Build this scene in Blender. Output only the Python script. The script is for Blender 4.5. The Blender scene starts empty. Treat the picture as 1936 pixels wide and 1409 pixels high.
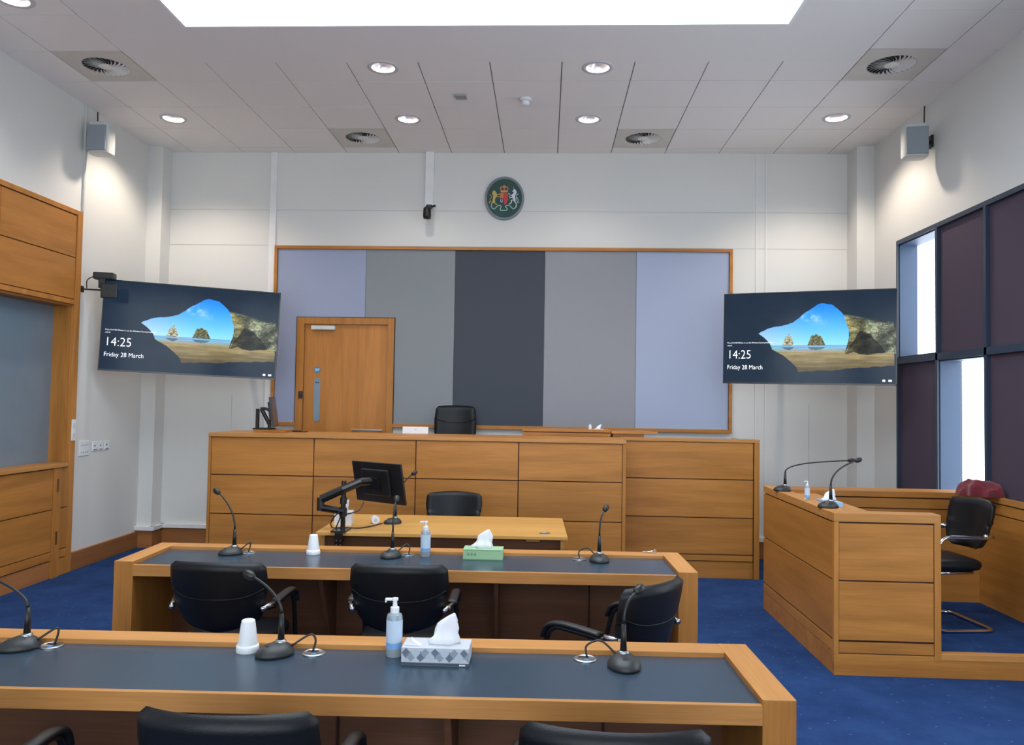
import bpy, bmesh, math, random
import numpy as np
from mathutils import Vector, Matrix
random.seed(7)
PI = math.pi
SC = bpy.context.scene
COL = SC.collection

# ------------------------------------------------------------------ camera
F_PX = 1470.0
YAW, PITCH, ROLL = 0.04304, 0.03637, 0.01632
CAM = Vector((0, 0, 1.685))
def cam_axes():
    cy, sy, cp, sp, cr, sr = math.cos(YAW), math.sin(YAW), math.cos(PITCH), math.sin(PITCH), math.cos(ROLL), math.sin(ROLL)
    fwd = Vector((-sy*cp, cy*cp, sp)); right = Vector((cy, sy, 0)); up = right.cross(fwd)
    return cr*right+sr*up, -sr*right+cr*up, fwd
r_, u_, f_ = cam_axes()
cd = bpy.data.cameras.new('camera'); cam = bpy.data.objects.new('camera', cd); COL.objects.link(cam)
cam.matrix_world = Matrix(((r_.x, u_.x, -f_.x, CAM.x), (r_.y, u_.y, -f_.y, CAM.y), (r_.z, u_.z, -f_.z, CAM.z), (0, 0, 0, 1)))
cd.sensor_width = 36; cd.lens = F_PX/1936*36; cd.clip_start = 0.05
SC.camera = cam

# ------------------------------------------------------------------ world, daylight, exposure
w = bpy.data.worlds.new('overcast_sky'); SC.world = w; w.use_nodes = True
bg = w.node_tree.nodes['Background']; bg.inputs[0].default_value = (0.86, 0.935, 1.0, 1); bg.inputs[1].default_value = 5.0
SC.view_settings.view_transform = 'Standard'; SC.view_settings.look = 'None'
SC.view_settings.exposure = 0.46; SC.view_settings.gamma = 1.0; SC.view_settings.use_curve_mapping = False

# room: x left/right, y away from the camera, z up; metres
XL, XR, YB, YF, ZC = -4.50, 3.50, 8.70, -3.0, 4.487
WELL = (-2.775, 1.75, 2.2, 5.70); WELL_TOP = 5.55
WIN = ((7.09, 7.85, 2.17, 3.30), (6.32, 7.07, 0.80, 2.11))      # y0, y1, z0, z1 of the two window lights

def portal(name, loc, rot, sx, sy):
    d = bpy.data.lights.new(name, 'AREA'); d.shape = 'RECTANGLE'; d.size = sx; d.size_y = sy
    d.cycles.is_portal = True
    o = bpy.data.objects.new(name, d); o.location = loc; o.rotation_euler = rot; COL.objects.link(o); return o
portal('rooflight_daylight', ((WELL[0]+WELL[1])/2, (WELL[2]+WELL[3])/2, WELL_TOP-0.01), (0, 0, 0), WELL[1]-WELL[0], WELL[3]-WELL[2])
for (y0, y1, z0, z1) in WIN:
    portal('window_daylight', (XR+0.19, (y0+y1)/2, (z0+z1)/2), (0, PI/2, 0), z1-z0, y1-y0)

FWIN = ((-3.9, -2.0), (-1.5, 0.5), (1.0, 2.9)); FZ0, FZ1 = 0.35, 3.9      # unseen windows behind the camera, added for daylight, suggested by television reflections
SWIN = ((3.218, 4.182, 0.46, 3.30), (4.218, 5.182, 2.17, 3.30))             # unseen right wall windows beside the camera, guessed and added for daylight
for (a, b) in FWIN: portal('window_daylight', ((a+b)/2, YF-0.19, (FZ0+FZ1)/2), (PI/2, 0, 0), b-a, FZ1-FZ0)
for (a, b, c, d) in SWIN: portal('window_daylight', (XR+0.19, (a+b)/2, (c+d)/2), (0, PI/2, 0), d-c, b-a)

DOWN_W = 42.0; WARM = (1.0, 0.85, 0.70)

# ------------------------------------------------------------------ materials
def lin(c):
    return tuple(((x/255)/12.92 if x/255 <= 0.04045 else ((x/255+0.055)/1.055)**2.4) for x in c)
def hexl(*c): return (*lin(c), 1)
MATS = {}
def mat(name, col, rough=0.6, metal=0.0, spec=0.5, coat=0.0, emis=None, es=0.0, bump=None, trans=0.0, alpha=1.0, sheen=0.0):
    if name in MATS: return MATS[name]
    m = bpy.data.materials.new(name); m.use_nodes = True; nt = m.node_tree; b = nt.nodes['Principled BSDF']
    b.inputs['Base Color'].default_value = hexl(*col); b.inputs['Roughness'].default_value = rough
    b.inputs['Metallic'].default_value = metal; b.inputs['Specular IOR Level'].default_value = spec
    b.inputs['Coat Weight'].default_value = coat; b.inputs['Transmission Weight'].default_value = trans
    b.inputs['Sheen Weight'].default_value = sheen
    if emis: b.inputs['Emission Color'].default_value = hexl(*emis); b.inputs['Emission Strength'].default_value = es
    # slight procedural variation on everything
    tc = nt.nodes.new('ShaderNodeTexCoord'); no = nt.nodes.new('ShaderNodeTexNoise')
    sc, st, var = bump if bump else (6.0, 0.0, 0.04)
    no.inputs['Scale'].default_value = sc; no.inputs['Detail'].default_value = 4
    nt.links.new(tc.outputs['Object'], no.inputs['Vector'])
    mx = nt.nodes.new('ShaderNodeMix'); mx.data_type = 'RGBA'; mx.blend_type = 'MULTIPLY'; mx.inputs[0].default_value = 1.0
    mr = nt.nodes.new('ShaderNodeMapRange'); mr.inputs[1].default_value = 0.3; mr.inputs[2].default_value = 0.7
    mr.inputs[3].default_value = 1-var; mr.inputs[4].default_value = 1+var
    nt.links.new(no.outputs['Fac'], mr.inputs[0]); mx.inputs[6].default_value = hexl(*col)
    nt.links.new(mr.outputs[0], mx.inputs[7]); nt.links.new(mx.outputs[2], b.inputs['Base Color'])
    if st > 0:
        bp = nt.nodes.new('ShaderNodeBump'); bp.inputs['Strength'].default_value = st; bp.inputs['Distance'].default_value = 0.003
        nt.links.new(no.outputs['Fac'], bp.inputs['Height']); nt.links.new(bp.outputs[0], b.inputs['Normal'])
    MATS[name] = m; return m

def wood(name, col, axis='X', rough=0.42, dark=0.78, spec=0.28):
    if name in MATS: return MATS[name]
    m = bpy.data.materials.new(name); m.use_nodes = True; nt = m.node_tree; N, L = nt.nodes.new, nt.links.new
    b = nt.nodes['Principled BSDF']; b.inputs['Roughness'].default_value = rough; b.inputs['Specular IOR Level'].default_value = spec
    tc = N('ShaderNodeTexCoord'); oi = N('ShaderNodeObjectInfo'); cx = N('ShaderNodeCombineXYZ')
    k1 = N('ShaderNodeMath'); k1.operation = 'MULTIPLY'; k1.inputs[1].default_value = 37.0; L(oi.outputs['Random'], k1.inputs[0])
    L(k1.outputs[0], cx.inputs[0]); L(k1.outputs[0], cx.inputs[1]); L(k1.outputs[0], cx.inputs[2])
    ad = N('ShaderNodeVectorMath'); ad.operation = 'ADD'; L(tc.outputs['Object'], ad.inputs[0]); L(cx.outputs[0], ad.inputs[1])
    def noise(long, across, detail, rgh=0.55, dist=0.0):
        mp = N('ShaderNodeMapping'); s = [across]*3; s['XYZ'.index(axis)] = long; mp.inputs['Scale'].default_value = s
        L(ad.outputs[0], mp.inputs[0]); n = N('ShaderNodeTexNoise'); n.inputs['Scale'].default_value = 1.0
        n.inputs['Detail'].default_value = detail; n.inputs['Roughness'].default_value = rgh; n.inputs['Distortion'].default_value = dist
        L(mp.outputs[0], n.inputs['Vector']); return n
    big = noise(0.7, 9.0, 3, 0.5, 0.6); fine = noise(4.0, 140.0, 3, 0.6)
    r1 = N('ShaderNodeValToRGB'); cr = r1.color_ramp; cr.elements[0].position = 0.32; cr.elements[1].position = 0.70
    c = lin(col); cr.elements[0].color = (c[0]*dark, c[1]*dark*0.96, c[2]*dark*0.90, 1); cr.elements[1].color = (min(1, c[0]*1.10), min(1, c[1]*1.10), min(1, c[2]*1.12), 1)
    L(big.outputs['Fac'], r1.inputs[0])
    mr = N('ShaderNodeMapRange'); mr.inputs[1].default_value = 0.35; mr.inputs[2].default_value = 0.65; mr.inputs[3].default_value = 0.90; mr.inputs[4].default_value = 1.06
    L(fine.outputs['Fac'], mr.inputs[0])
    mr2 = N('ShaderNodeMapRange'); mr2.inputs[3].default_value = 0.93; mr2.inputs[4].default_value = 1.06; L(oi.outputs['Random'], mr2.inputs[0])
    mm = N('ShaderNodeMath'); mm.operation = 'MULTIPLY'; L(mr.outputs[0], mm.inputs[0]); L(mr2.outputs[0], mm.inputs[1])
    mx = N('ShaderNodeMix'); mx.data_type = 'RGBA'; mx.blend_type = 'MULTIPLY'; mx.inputs[0].default_value = 1
    L(r1.outputs[0], mx.inputs[6]); L(mm.outputs[0], mx.inputs[7]); L(mx.outputs[2], b.inputs['Base Color'])
    MATS[name] = m; return m

OAK = (176, 118, 55)
oakX = wood('oak_grain_along_x', OAK, 'X'); oakY = wood('oak_grain_along_y', OAK, 'Y'); oakZ = wood('oak_grain_upright', OAK, 'Z')
rimX = wood('pale_oak_rim_x', (187, 131, 72), 'X', dark=0.88); rimY = wood('pale_oak_rim_y', (187, 131, 72), 'Y', dark=0.88)
doorW = wood('oak_door_veneer', (180, 120, 58), 'Z', dark=0.85)
beech = wood('beech_laminate', (192, 146, 82), 'X', dark=0.93)
darkwood = wood('dark_wood_under_desk', (110, 74, 52), 'X', dark=0.8)  # darker brown wood for panels and brackets below the tops
skirt = wood('oak_skirting_x', (160, 106, 62), 'X'); skirtY = wood('oak_skirting_y', (160, 106, 62), 'Y')
groove = mat('dark_red_shadow_gap', (52, 14, 12), 0.8)
wallm = mat('painted_wall', (212, 212, 209), 0.75, bump=(90, 0.05, 0.015), spec=0.2)
white_trim = mat('white_gloss_trim', (222, 223, 224), 0.4)
tile = mat('ceiling_tile', (236, 233, 231), 0.87, bump=(160, 0.12, 0.02), spec=0.1)
gridm = mat('ceiling_grid', (128, 128, 134), 0.8)
plaster = mat('ceiling_plasterboard', (234, 232, 231), 0.85, spec=0.1, bump=(90, 0.03, 0.01))
wellm = mat('light_well_paint', (240, 242, 245), 0.8, spec=0.1)
black_leather = mat('black_leather', (14, 16, 20), 0.42, bump=(220, 0.25, 0.1), spec=0.3)
black_plastic = mat('black_plastic', (18, 19, 21), 0.42)
charcoal = mat('charcoal_plastic', (38, 41, 43), 0.45)
chrome = mat('chrome', (205, 208, 214), 0.14, metal=1.0)
steel = mat('brushed_steel', (170, 172, 176), 0.32, metal=1.0)
blackmetal = mat('black_lacquered_metal', (22, 22, 24), 0.25)
worktop = mat('blue_grey_desk_leather', (48, 64, 78), 0.26, bump=(300, 0.10, 0.05), spec=0.42)
blueframe = mat('slate_window_frame', (44, 56, 76), 0.45)
blueveal = mat('slate_blue_reveal', (34, 56, 84), 0.5)
darkpanel = mat('aubergine_fabric', (78, 68, 82), 0.85, bump=(400, 0.2, 0.08), spec=0.2)
white_plastic = mat('white_plastic', (222, 224, 228), 0.4)
paper = mat('tissue_paper', (222, 223, 228), 0.9, spec=0.1)
grey_plastic = mat('grey_speaker_grille', (134, 142, 148), 0.6, bump=(500, 0.4, 0.12))
light_grey = mat('light_grey_plastic', (190, 194, 192), 0.5)
redcloth = mat('burgundy_cloth', (104, 20, 36), 0.9, bump=(60, 0.3, 0.12), sheen=0.3)
fab = [mat('fabric_lilac_grey', (146, 154, 178), 0.95, bump=(500, 0.2, 0.06), spec=0.1), mat('fabric_mid_grey', (132, 137, 142), 0.95, bump=(500, 0.2, 0.06), spec=0.1),
       mat('fabric_charcoal', (72, 77, 86), 0.95, bump=(500, 0.2, 0.06), spec=0.1), mat('fabric_warm_grey', (142, 143, 150), 0.95, bump=(500, 0.2, 0.06), spec=0.1),
       mat('fabric_pale_blue_grey', (158, 168, 192), 0.95, bump=(500, 0.2, 0.06), spec=0.1)]

def carpet():
    m = bpy.data.materials.new('blue_speckled_carpet'); m.use_nodes = True; nt = m.node_tree; N, L = nt.nodes.new, nt.links.new
    b = nt.nodes['Principled BSDF']; b.inputs['Roughness'].default_value = 0.97; b.inputs['Specular IOR Level'].default_value = 0.1
    tc = N('ShaderNodeTexCoord')
    n = N('ShaderNodeTexNoise'); n.inputs['Scale'].default_value = 3.0; n.inputs['Detail'].default_value = 8; n.inputs['Roughness'].default_value = 0.7; L(tc.outputs['Object'], n.inputs['Vector'])
    r = N('ShaderNodeValToRGB'); r.color_ramp.elements[0].position = 0.3; r.color_ramp.elements[1].position = 0.7
    r.color_ramp.elements[0].color = hexl(29, 52, 94); r.color_ramp.elements[1].color = hexl(42, 70, 117); L(n.outputs['Fac'], r.inputs[0])
    mp = N('ShaderNodeMapping'); mp.inputs['Rotation'].default_value = (0, 0, 0.6); mp.inputs['Scale'].default_value = (9, 20, 0.0); L(tc.outputs['Object'], mp.inputs[0])
    v = N('ShaderNodeTexVoronoi'); v.inputs['Scale'].default_value = 1.0; v.inputs['Randomness'].default_value = 0.35; L(mp.outputs[0], v.inputs['Vector'])
    lt = N('ShaderNodeMapRange'); lt.inputs[1].default_value = 0.055; lt.inputs[2].default_value = 0.09; lt.inputs[3].default_value = 0.55; lt.inputs[4].default_value = 0.0
    L(v.outputs['Distance'], lt.inputs[0])
    mx = N('ShaderNodeMix'); mx.data_type = 'RGBA'; L(lt.outputs[0], mx.inputs[0]); L(r.outputs[0], mx.inputs[6]); mx.inputs[7].default_value = hexl(110, 138, 185)
    n2 = N('ShaderNodeTexNoise'); n2.inputs['Scale'].default_value = 350; L(tc.outputs['Object'], n2.inputs['Vector'])
    bp = N('ShaderNodeBump'); bp.inputs['Strength'].default_value = 0.5; bp.inputs['Distance'].default_value = 0.004; L(n2.outputs['Fac'], bp.inputs['Height']); L(bp.outputs[0], b.inputs['Normal'])
    L(mx.outputs[2], b.inputs['Base Color']); return m
carpet_m = carpet()

def pane_mat(name, tint, gloss=0.08):
    m = bpy.data.materials.new(name); m.use_nodes = True; nt = m.node_tree; N, L = nt.nodes.new, nt.links.new
    nt.nodes.remove(nt.nodes['Principled BSDF'])
    t = N('ShaderNodeBsdfTransparent'); t.inputs[0].default_value = (*tint, 1); g = N('ShaderNodeBsdfGlossy'); g.inputs['Roughness'].default_value = 0.02
    mx = N('ShaderNodeMixShader'); mx.inputs[0].default_value = gloss; L(t.outputs[0], mx.inputs[1]); L(g.outputs[0], mx.inputs[2]); L(mx.outputs[0], nt.nodes['Material Output'].inputs[0]); return m
pane_m = pane_mat('clear_window_glass', (0.98, 0.99, 1.0), 0.06)
clear_plastic = pane_mat('clear_bottle_plastic', (0.86, 0.92, 0.95), 0.14)
frost = mat('frosted_glazing', (112, 126, 138), 0.30, spec=0.5)

# ------------------------------------------------------------------ mesh helpers
def BM(): return bmesh.new()
def add_box(bm, a, b, bev=0.0, seg=2, mi=0):
    x0, y0, z0 = [min(p, q) for p, q in zip(a, b)]; x1, y1, z1 = [max(p, q) for p, q in zip(a, b)]
    v = [bm.verts.new(p) for p in ((x0, y0, z0), (x1, y0, z0), (x1, y1, z0), (x0, y1, z0), (x0, y0, z1), (x1, y0, z1), (x1, y1, z1), (x0, y1, z1))]
    fs = [bm.faces.new([v[i] for i in q]) for q in ((0, 3, 2, 1), (4, 5, 6, 7), (0, 1, 5, 4), (1, 2, 6, 5), (2, 3, 7, 6), (3, 0, 4, 7))]
    for f in fs: f.material_index = mi
    if bev > 0:
        es = list({e for f in fs for e in f.edges})
        bmesh.ops.bevel(bm, geom=es, offset=min(bev, 0.45*min(x1-x0, y1-y0, z1-z0)), segments=seg, affect='EDGES', profile=0.6)
def box(a, b, bev=0.0, seg=2):
    bm = BM(); add_box(bm, a, b, bev, seg); return bm
def add_prism(bm, poly, d0, d1, plane='XZ', mi=0):
    def P(u, v, d): return {'XZ': (u, d, v), 'XY': (u, v, d), 'YZ': (d, u, v)}[plane]
    A = [bm.verts.new(P(u, v, d0)) for u, v in poly]; B = [bm.verts.new(P(u, v, d1)) for u, v in poly]
    n = len(poly); fs = [bm.faces.new(A), bm.faces.new(B[::-1])]
    for i in range(n): fs.append(bm.faces.new((A[i], B[i], B[(i+1) % n], A[(i+1) % n])))
    for f in fs: f.material_index = mi
    bmesh.ops.recalc_face_normals(bm, faces=fs)
def add_lathe(bm, prof, c=(0, 0, 0), n=28, axis='Z', sx=1, sy=1, caps=True):
    rings = []
    for r, h in prof:
        ring = []
        for i in range(n):
            a = 2*PI*i/n; u, v = r*math.cos(a)*sx, r*math.sin(a)*sy
            p = {'Z': (u, v, h), 'Y': (u, h, v), 'X': (h, u, v)}[axis]
            ring.append(bm.verts.new((p[0]+c[0], p[1]+c[1], p[2]+c[2])))
        rings.append(ring)
    fs = []
    for a, b in zip(rings, rings[1:]):
        for i in range(n): fs.append(bm.faces.new((a[i], a[(i+1) % n], b[(i+1) % n], b[i])))
    if caps: fs.append(bm.faces.new(rings[0][::-1])); fs.append(bm.faces.new(rings[-1]))
    bmesh.ops.recalc_face_normals(bm, faces=fs)
def smooth_path(pts, n=6):
    P = [Vector(p) for p in pts]; out = []
    Q = [2*P[0]-P[1]]+P+[2*P[-1]-P[-2]]
    for i in range(1, len(Q)-2):
        for k in range(n):
            t = k/n; a, b, c, d = Q[i-1:i+3]
            out.append(0.5*((2*b)+(-a+c)*t+(2*a-5*b+4*c-d)*t*t+(-a+3*b-3*c+d)*t**3))
    out.append(P[-1]); return out
def round_path(pts, rad=0.05, n=5):
    P = [Vector(p) for p in pts]; out = [P[0]]
    for i in range(1, len(P)-1):
        a = (P[i-1]-P[i]); b = (P[i+1]-P[i]); r = min(rad, a.length*0.48, b.length*0.48)
        A = P[i]+a.normalized()*r; B = P[i]+b.normalized()*r
        for k in range(n+1):
            t = k/n; out.append((1-t)**2*A+2*t*(1-t)*P[i]+t*t*B)
    out.append(P[-1]); return out
def add_tube(bm, pts, r, n=10, r2=None, flat=1.0, closed=False):
    P = [Vector(p) for p in pts]; m = len(P); rings = []
    up = Vector((0, 0, 1)); prev = None
    for i in range(m):
        if closed: t = (P[(i+1) % m]-P[i-1]).normalized()
        else: t = (P[min(i+1, m-1)]-P[max(i-1, 0)]).normalized()
        if prev is None:
            a = up if abs(t.dot(up)) < 0.9 else Vector((1, 0, 0)); s = t.cross(a).normalized()
        else: s = (prev-t*prev.dot(t)).normalized()
        prev = s; u = s.cross(t)
        rr = r if r2 is None else r+(r2-r)*i/(m-1)
        rings.append([bm.verts.new(P[i]+s*math.cos(2*PI*k/n)*rr+u*math.sin(2*PI*k/n)*rr*flat) for k in range(n)])
    fs = []
    pairs = list(zip(rings, rings[1:]))+([(rings[-1], rings[0])] if closed else [])
    for a, b in pairs:
        for k in range(n): fs.append(bm.faces.new((a[k], a[(k+1) % n], b[(k+1) % n], b[k])))
    if not closed: fs.append(bm.faces.new(rings[0][::-1])); fs.append(bm.faces.new(rings[-1]))
    bmesh.ops.recalc_face_normals(bm, faces=fs)
def xf(bm, M): bmesh.ops.transform(bm, matrix=M, verts=bm.verts[:]); return bm

def obj(name, bm, m, parent=None, smooth=False, off=None, sub=0):
    if off is not None: bmesh.ops.translate(bm, vec=-Vector(off), verts=bm.verts[:])
    me = bpy.data.meshes.new(name); bm.to_mesh(me); bm.free()
    for x in (m if isinstance(m, (list, tuple)) else [m]): me.materials.append(x)
    if smooth: me.polygons.foreach_set('use_smooth', [True]*len(me.polygons))
    o = bpy.data.objects.new(name, me); COL.objects.link(o)
    if parent: o.parent = parent
    if sub: md = o.modifiers.new('sub', 'SUBSURF'); md.levels = sub; md.render_levels = sub
    if smooth == 'auto' :
        md = o.modifiers.new('edges', 'EDGE_SPLIT'); md.split_angle = math.radians(38)
    return o
def tag(o, label, cat, group=None):
    o['label'] = label; o['category'] = cat
    if group: o['group'] = group
    return o
def thing(name, label, cat, loc=(0, 0, 0), rz=0, group=None):
    o = bpy.data.objects.new(name, None); COL.objects.link(o); o.location = loc; o.rotation_euler = (0, 0, rz); o.empty_display_size = 0.1
    return tag(o, label, cat, group)
def struct(name, bm, m, parent=None):
    o = obj(name, bm, m, parent)
    if parent is None: o['kind'] = 'structure'
    return o
CH = {}
def kids(o): return [c for c in bpy.data.objects if c.parent == o]
def dup(root, loc, rz, label, group=None):
    r = root.copy(); COL.objects.link(r); r.location = loc; r.rotation_euler = (0, 0, rz); r['label'] = label
    if group: r['group'] = group
    for ch in kids(root):
        c = ch.copy(); COL.objects.link(c); c.parent = r
        for g in kids(ch):
            d = g.copy(); COL.objects.link(d); d.parent = c
    return r

# ------------------------------------------------------------------ room shell
struct('floor', box((XL-0.3, YF-0.1, -0.12), (XR+0.35, YB+0.2, 0)), carpet_m)
bm = BM(); add_box(bm, (XL-0.3, YB, 0), (XR+0.35, YB+0.2, ZC+0.02))
struct('wall_back', bm, wallm)
bm = BM(); ex = [XL-0.3]+[v for p in FWIN for v in p]+[XR+0.35]
for k in range(0, len(ex), 2): add_box(bm, (ex[k], YF-0.2, 0), (ex[k+1], YF, ZC+0.02))
for a, b in FWIN: add_box(bm, (a, YF-0.2, 0), (b, YF, FZ0)); add_box(bm, (a, YF-0.2, FZ1), (b, YF, ZC+0.02))
struct('wall_front', bm, wallm)
for k, (a, b) in enumerate(FWIN):  # frames and panes of the added, unseen windows
    bm = BM(); add_box(bm, (a, YF-0.15, FZ0), (a+.05, YF-.08, FZ1)); add_box(bm, (b-.05, YF-0.15, FZ0), (b, YF-.08, FZ1)); add_box(bm, (a+.05, YF-0.15, FZ0), (b-.05, YF-.08, FZ0+.05)); add_box(bm, (a+.05, YF-0.15, FZ1-.05), (b-.05, YF-.08, FZ1)); add_box(bm, (a+.05, YF-0.15, 2.1), (b-.05, YF-.08, 2.15))
    wi = struct('window_%d' % (k+4), bm, blueframe); obj('pane', box((a+.05, YF-0.12, FZ0+.05), (b-.05, YF-0.114, FZ1-.05)), pane_m, wi)
# left wall with the glazed opening (y 3.2 .. 7.17, z 1.04 .. 2.53) cut out
bm = BM()
add_box(bm, (XL-0.25, YF, 0), (XL, 3.2, ZC+0.02)); add_box(bm, (XL-0.25, 7.17, 0), (XL, YB, ZC+0.02))
add_box(bm, (XL-0.25, 3.2, 0), (XL, 7.17, 1.0)); add_box(bm, (XL-0.25, 3.2, 2.56), (XL, 7.17, ZC+0.02))
add_box(bm, (XL-0.25, 3.2, 1.0), (XL-0.20, 7.17, 2.56))
struct('wall_left', bm, wallm)
# right wall with framed window wall between y 2.4 and 7.85, z 0 .. 3.33
bm = BM()
add_box(bm, (XR, YF, 0), (XR+0.2, 2.4, ZC+0.02)); add_box(bm, (XR, 7.87, 0), (XR+0.2, YB, ZC+0.02))
add_box(bm, (XR, 2.4, 3.34), (XR+0.2, 7.87, ZC+0.02)); add_box(bm, (XR, 2.4, 0), (XR+0.2, 7.87, 0.40))
struct('wall_right', bm, wallm)
# pilasters in the far corners and service riser strips on the far wall
bm = BM(); add_box(bm, (XL, 8.485, 0), (-4.335, YB, ZC)); struct('trim_1', bm, wallm)
bm = BM(); add_box(bm, (3.315, 8.43, 0), (XR, YB, ZC)); struct('trim_2', bm, wallm)
bm = BM(); add_box(bm, (-3.175, YB-0.022, 0.25), (-3.10, YB, ZC), 0.004); struct('trim_3', bm, white_trim)
bm = BM(); add_box(bm, (2.315, YB-0.008, 0.25), (2.325, YB, ZC)); add_box(bm, (2.42, YB-0.008, 0.25), (2.43, YB, ZC)); struct('trim_4', bm, white_trim)
seam = mat('wall_panel_joint', (186, 187, 187), 0.8)
bm = BM()
for z in (3.82, 3.415): add_box(bm, (-4.335, YB-0.002, z), (3.315, YB, z+0.007))
for x in (-3.56, 2.9): add_box(bm, (x, YB-0.002, 0.25), (x+0.006, YB, 1.7))
struct('trim_5', bm, seam)
# white ledge above the far skirting
bm = BM(); add_box(bm, (-4.33, YB-0.05, 0.19), (2.9, YB, 0.235), 0.004); add_box(bm, (XL, 8.435, 0.19), (-4.29, 8.485, 0.235), 0.004); add_box(bm, (-4.335, 8.44, 0.19), (-4.285, YB, 0.235), 0.004)
struct('trim_6', bm, white_trim)
bm = BM(); add_box(bm, (-4.31, YB-0.03, 0), (3.3, YB, 0.19), 0.003); add_box(bm, (XL, 8.455, 0), (-4.305, 8.485, 0.19)); add_box(bm, (-4.335, 8.485, 0), (-4.305, YB-.03, 0.19)); struct('baseboard_back', bm, skirt)
struct('baseboard_left', box((XL, 7.25, 0), (XL+0.03, 8.485, 0.175), 0.003), skirtY)

# ceiling: plasterboard field with light well, tiles around
x0, x1, y0, y1 = WELL
LAMPS = ((-1.41, 6.43), (0.40, 6.44), (-1.41, 7.63), (0.39, 7.63), (-3.80, 7.62), (2.79, 7.59), (-3.82, 5.28))
LR = 0.098
def holed_plate(bm, X0, Y0, X1, Y1, cx, cy, R, z, mi, n=48):
    """rectangular tile with a round hole"""
    A, B, C_, D_ = [], [], [], []
    for k in range(n):
        a = 2*PI*(k+0.5)/n; c, s = math.cos(a), math.sin(a)
        tx = ((X1-cx)/c if c > 0 else (X0-cx)/c); ty = ((Y1-cy)/s if s > 0 else (Y0-cy)/s); q = min(tx, ty)
        A.append(bm.verts.new((cx+R*c, cy+R*s, z))); B.append(bm.verts.new((cx+q*c, cy+q*s, z))); C_.append(bm.verts.new((cx+q*c, cy+q*s, z+0.012)))
    corner = []
    for k in range(n):
        q = (k+1) % n; b0, b1 = B[k].co, B[q].co; pts = [A[k], B[k]]
        if abs(b0.x-b1.x) > 1e-6 and abs(b0.y-b1.y) > 1e-6:
            X_ = X1 if b0.x+b1.x > 2*cx else X0; Y_ = Y1 if b0.y+b1.y > 2*cy else Y0
            pts.append(bm.verts.new((X_, Y_, z)))
        pts += [B[q], A[q]]; f = bm.faces.new(pts[::-1]); f.material_index = mi
        f = bm.faces.new((B[k], C_[k], C_[q], B[q])); f.material_index = mi
bm = BM()
ZS = ZC+0.16
add_box(bm, (XL-0.3, YF, ZS), (x0, YB+0.1, ZS+0.1)); add_box(bm, (x1, YF, ZS), (XR+0.3, YB+0.1, ZS+0.1))
add_box(bm, (x0, y1, ZS), (x1, YB+0.1, ZS+0.1)); add_box(bm, (x0, YF, ZS), (x1, y0, ZS+0.1))
PX0, PX1, PY1 = -3.50, 2.50, 6.33
gx, gy, T, G = 0.0995, 6.71, 0.6, 0.0045
add_box(bm, (PX0+.004, YF, ZC), (x0, 6.11, ZC+.013)); add_box(bm, (x1, YF, ZC), (PX1-.004, 6.11, ZC+.013)); add_box(bm, (x0, y1, ZC), (x1, 6.11, ZC+.013)); add_box(bm, (x0, YF, ZC), (x1, y0, ZC+.013))
cuts = [-1.7005, -1.1005, 0.0995, 0.6995]
for a, b in ((PX0+.004, cuts[0]+G), (cuts[1]-G, cuts[2]+G), (cuts[3]-G, PX1-.004)): add_box(bm, (a, 6.11, ZC), (b, PY1, ZC+.013))
DIFF = ((-3.8005, 6.41), (2.7995, 6.41), (-2.0005, 8.21), (0.9995, 8.21))
for i in range(-9, 7):
    xx = gx+T*i
    if XL < xx < XR: 
        lo = PY1 if PX0+.1 < xx < PX1-.1 else YF
        add_box(bm, (xx-0.012, lo, ZC+0.012), (xx+0.012, YB, ZC+0.03), mi=1)
for j in range(-17, 4):
    yy_ = gy+T*j
    if YF < yy_ < YB:
        for a, b in (((XL, XR),) if yy_ > PY1 else ((XL, PX0), (PX1, XR))): add_box(bm, (a, yy_-0.012, ZC+0.012), (b, yy_+0.012, ZC+0.03), mi=1)
for xx in (PX0, PX1): add_box(bm, (xx-.006, YF, ZC+.012), (xx+.006, PY1, ZC+.03), mi=1)
for i in range(-9, 7):
    for j in range(-17, 4):
        a0, a1 = gx+T*i+G, gx+T*(i+1)-G; b0, b1 = gy+T*j+G, gy+T*(j+1)-G
        a0, a1, b0, b1 = max(a0, XL), min(a1, XR), max(b0, YF), min(b1, YB)
        if a1-a0 < 0.02 or b1-b0 < 0.02: continue
        lamp = [l for l in LAMPS if a0 < l[0] < a1 and b0 < l[1] < b1]
        if lamp: holed_plate(bm, a0, b0 if b0 > 6.2 or a0 < PX0 else 6.11, a1, b1, lamp[0][0], lamp[0][1], LR, ZC, 2); continue
        if a0 > PX0-0.05 and a1 < PX1+0.05:
            if b1 < PY1+0.01: continue
            b0 = max(b0, PY1)
        if any(abs((a0+a1)/2-dx) < .1 and abs((b0+b1)/2-dy) < .1 for dx, dy in DIFF): continue
        add_box(bm, (a0, b0, ZC), (a1, b1, ZC+0.012), mi=2)
ceil = struct('ceiling', bm, [plaster, gridm, tile])
bm = BM(); t = 0.02
e_ = 0.004; add_box(bm, (x0-t, y0-t, ZC-.001), (x0+e_, y1+t, WELL_TOP)); add_box(bm, (x1-e_, y0-t, ZC-.001), (x1+t, y1+t, WELL_TOP))
add_box(bm, (x0+e_, y1-e_, ZC-.001), (x1-e_, y1+t, WELL_TOP)); add_box(bm, (x0+e_, y0-t, ZC-.001), (x1-e_, y0+e_, WELL_TOP))
pass
struct('wall_light_well', bm, wellm)
bm = BM()
for x in (x0+1.5, x0+3.0): add_box(bm, (x-0.03, y0, WELL_TOP-0.06), (x+0.03, y1, WELL_TOP))
rl = struct('window_3', bm, white_trim)
obj('pane', box((x0, y0, WELL_TOP), (x1, y1, WELL_TOP+0.006)), pane_m, rl)

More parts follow.
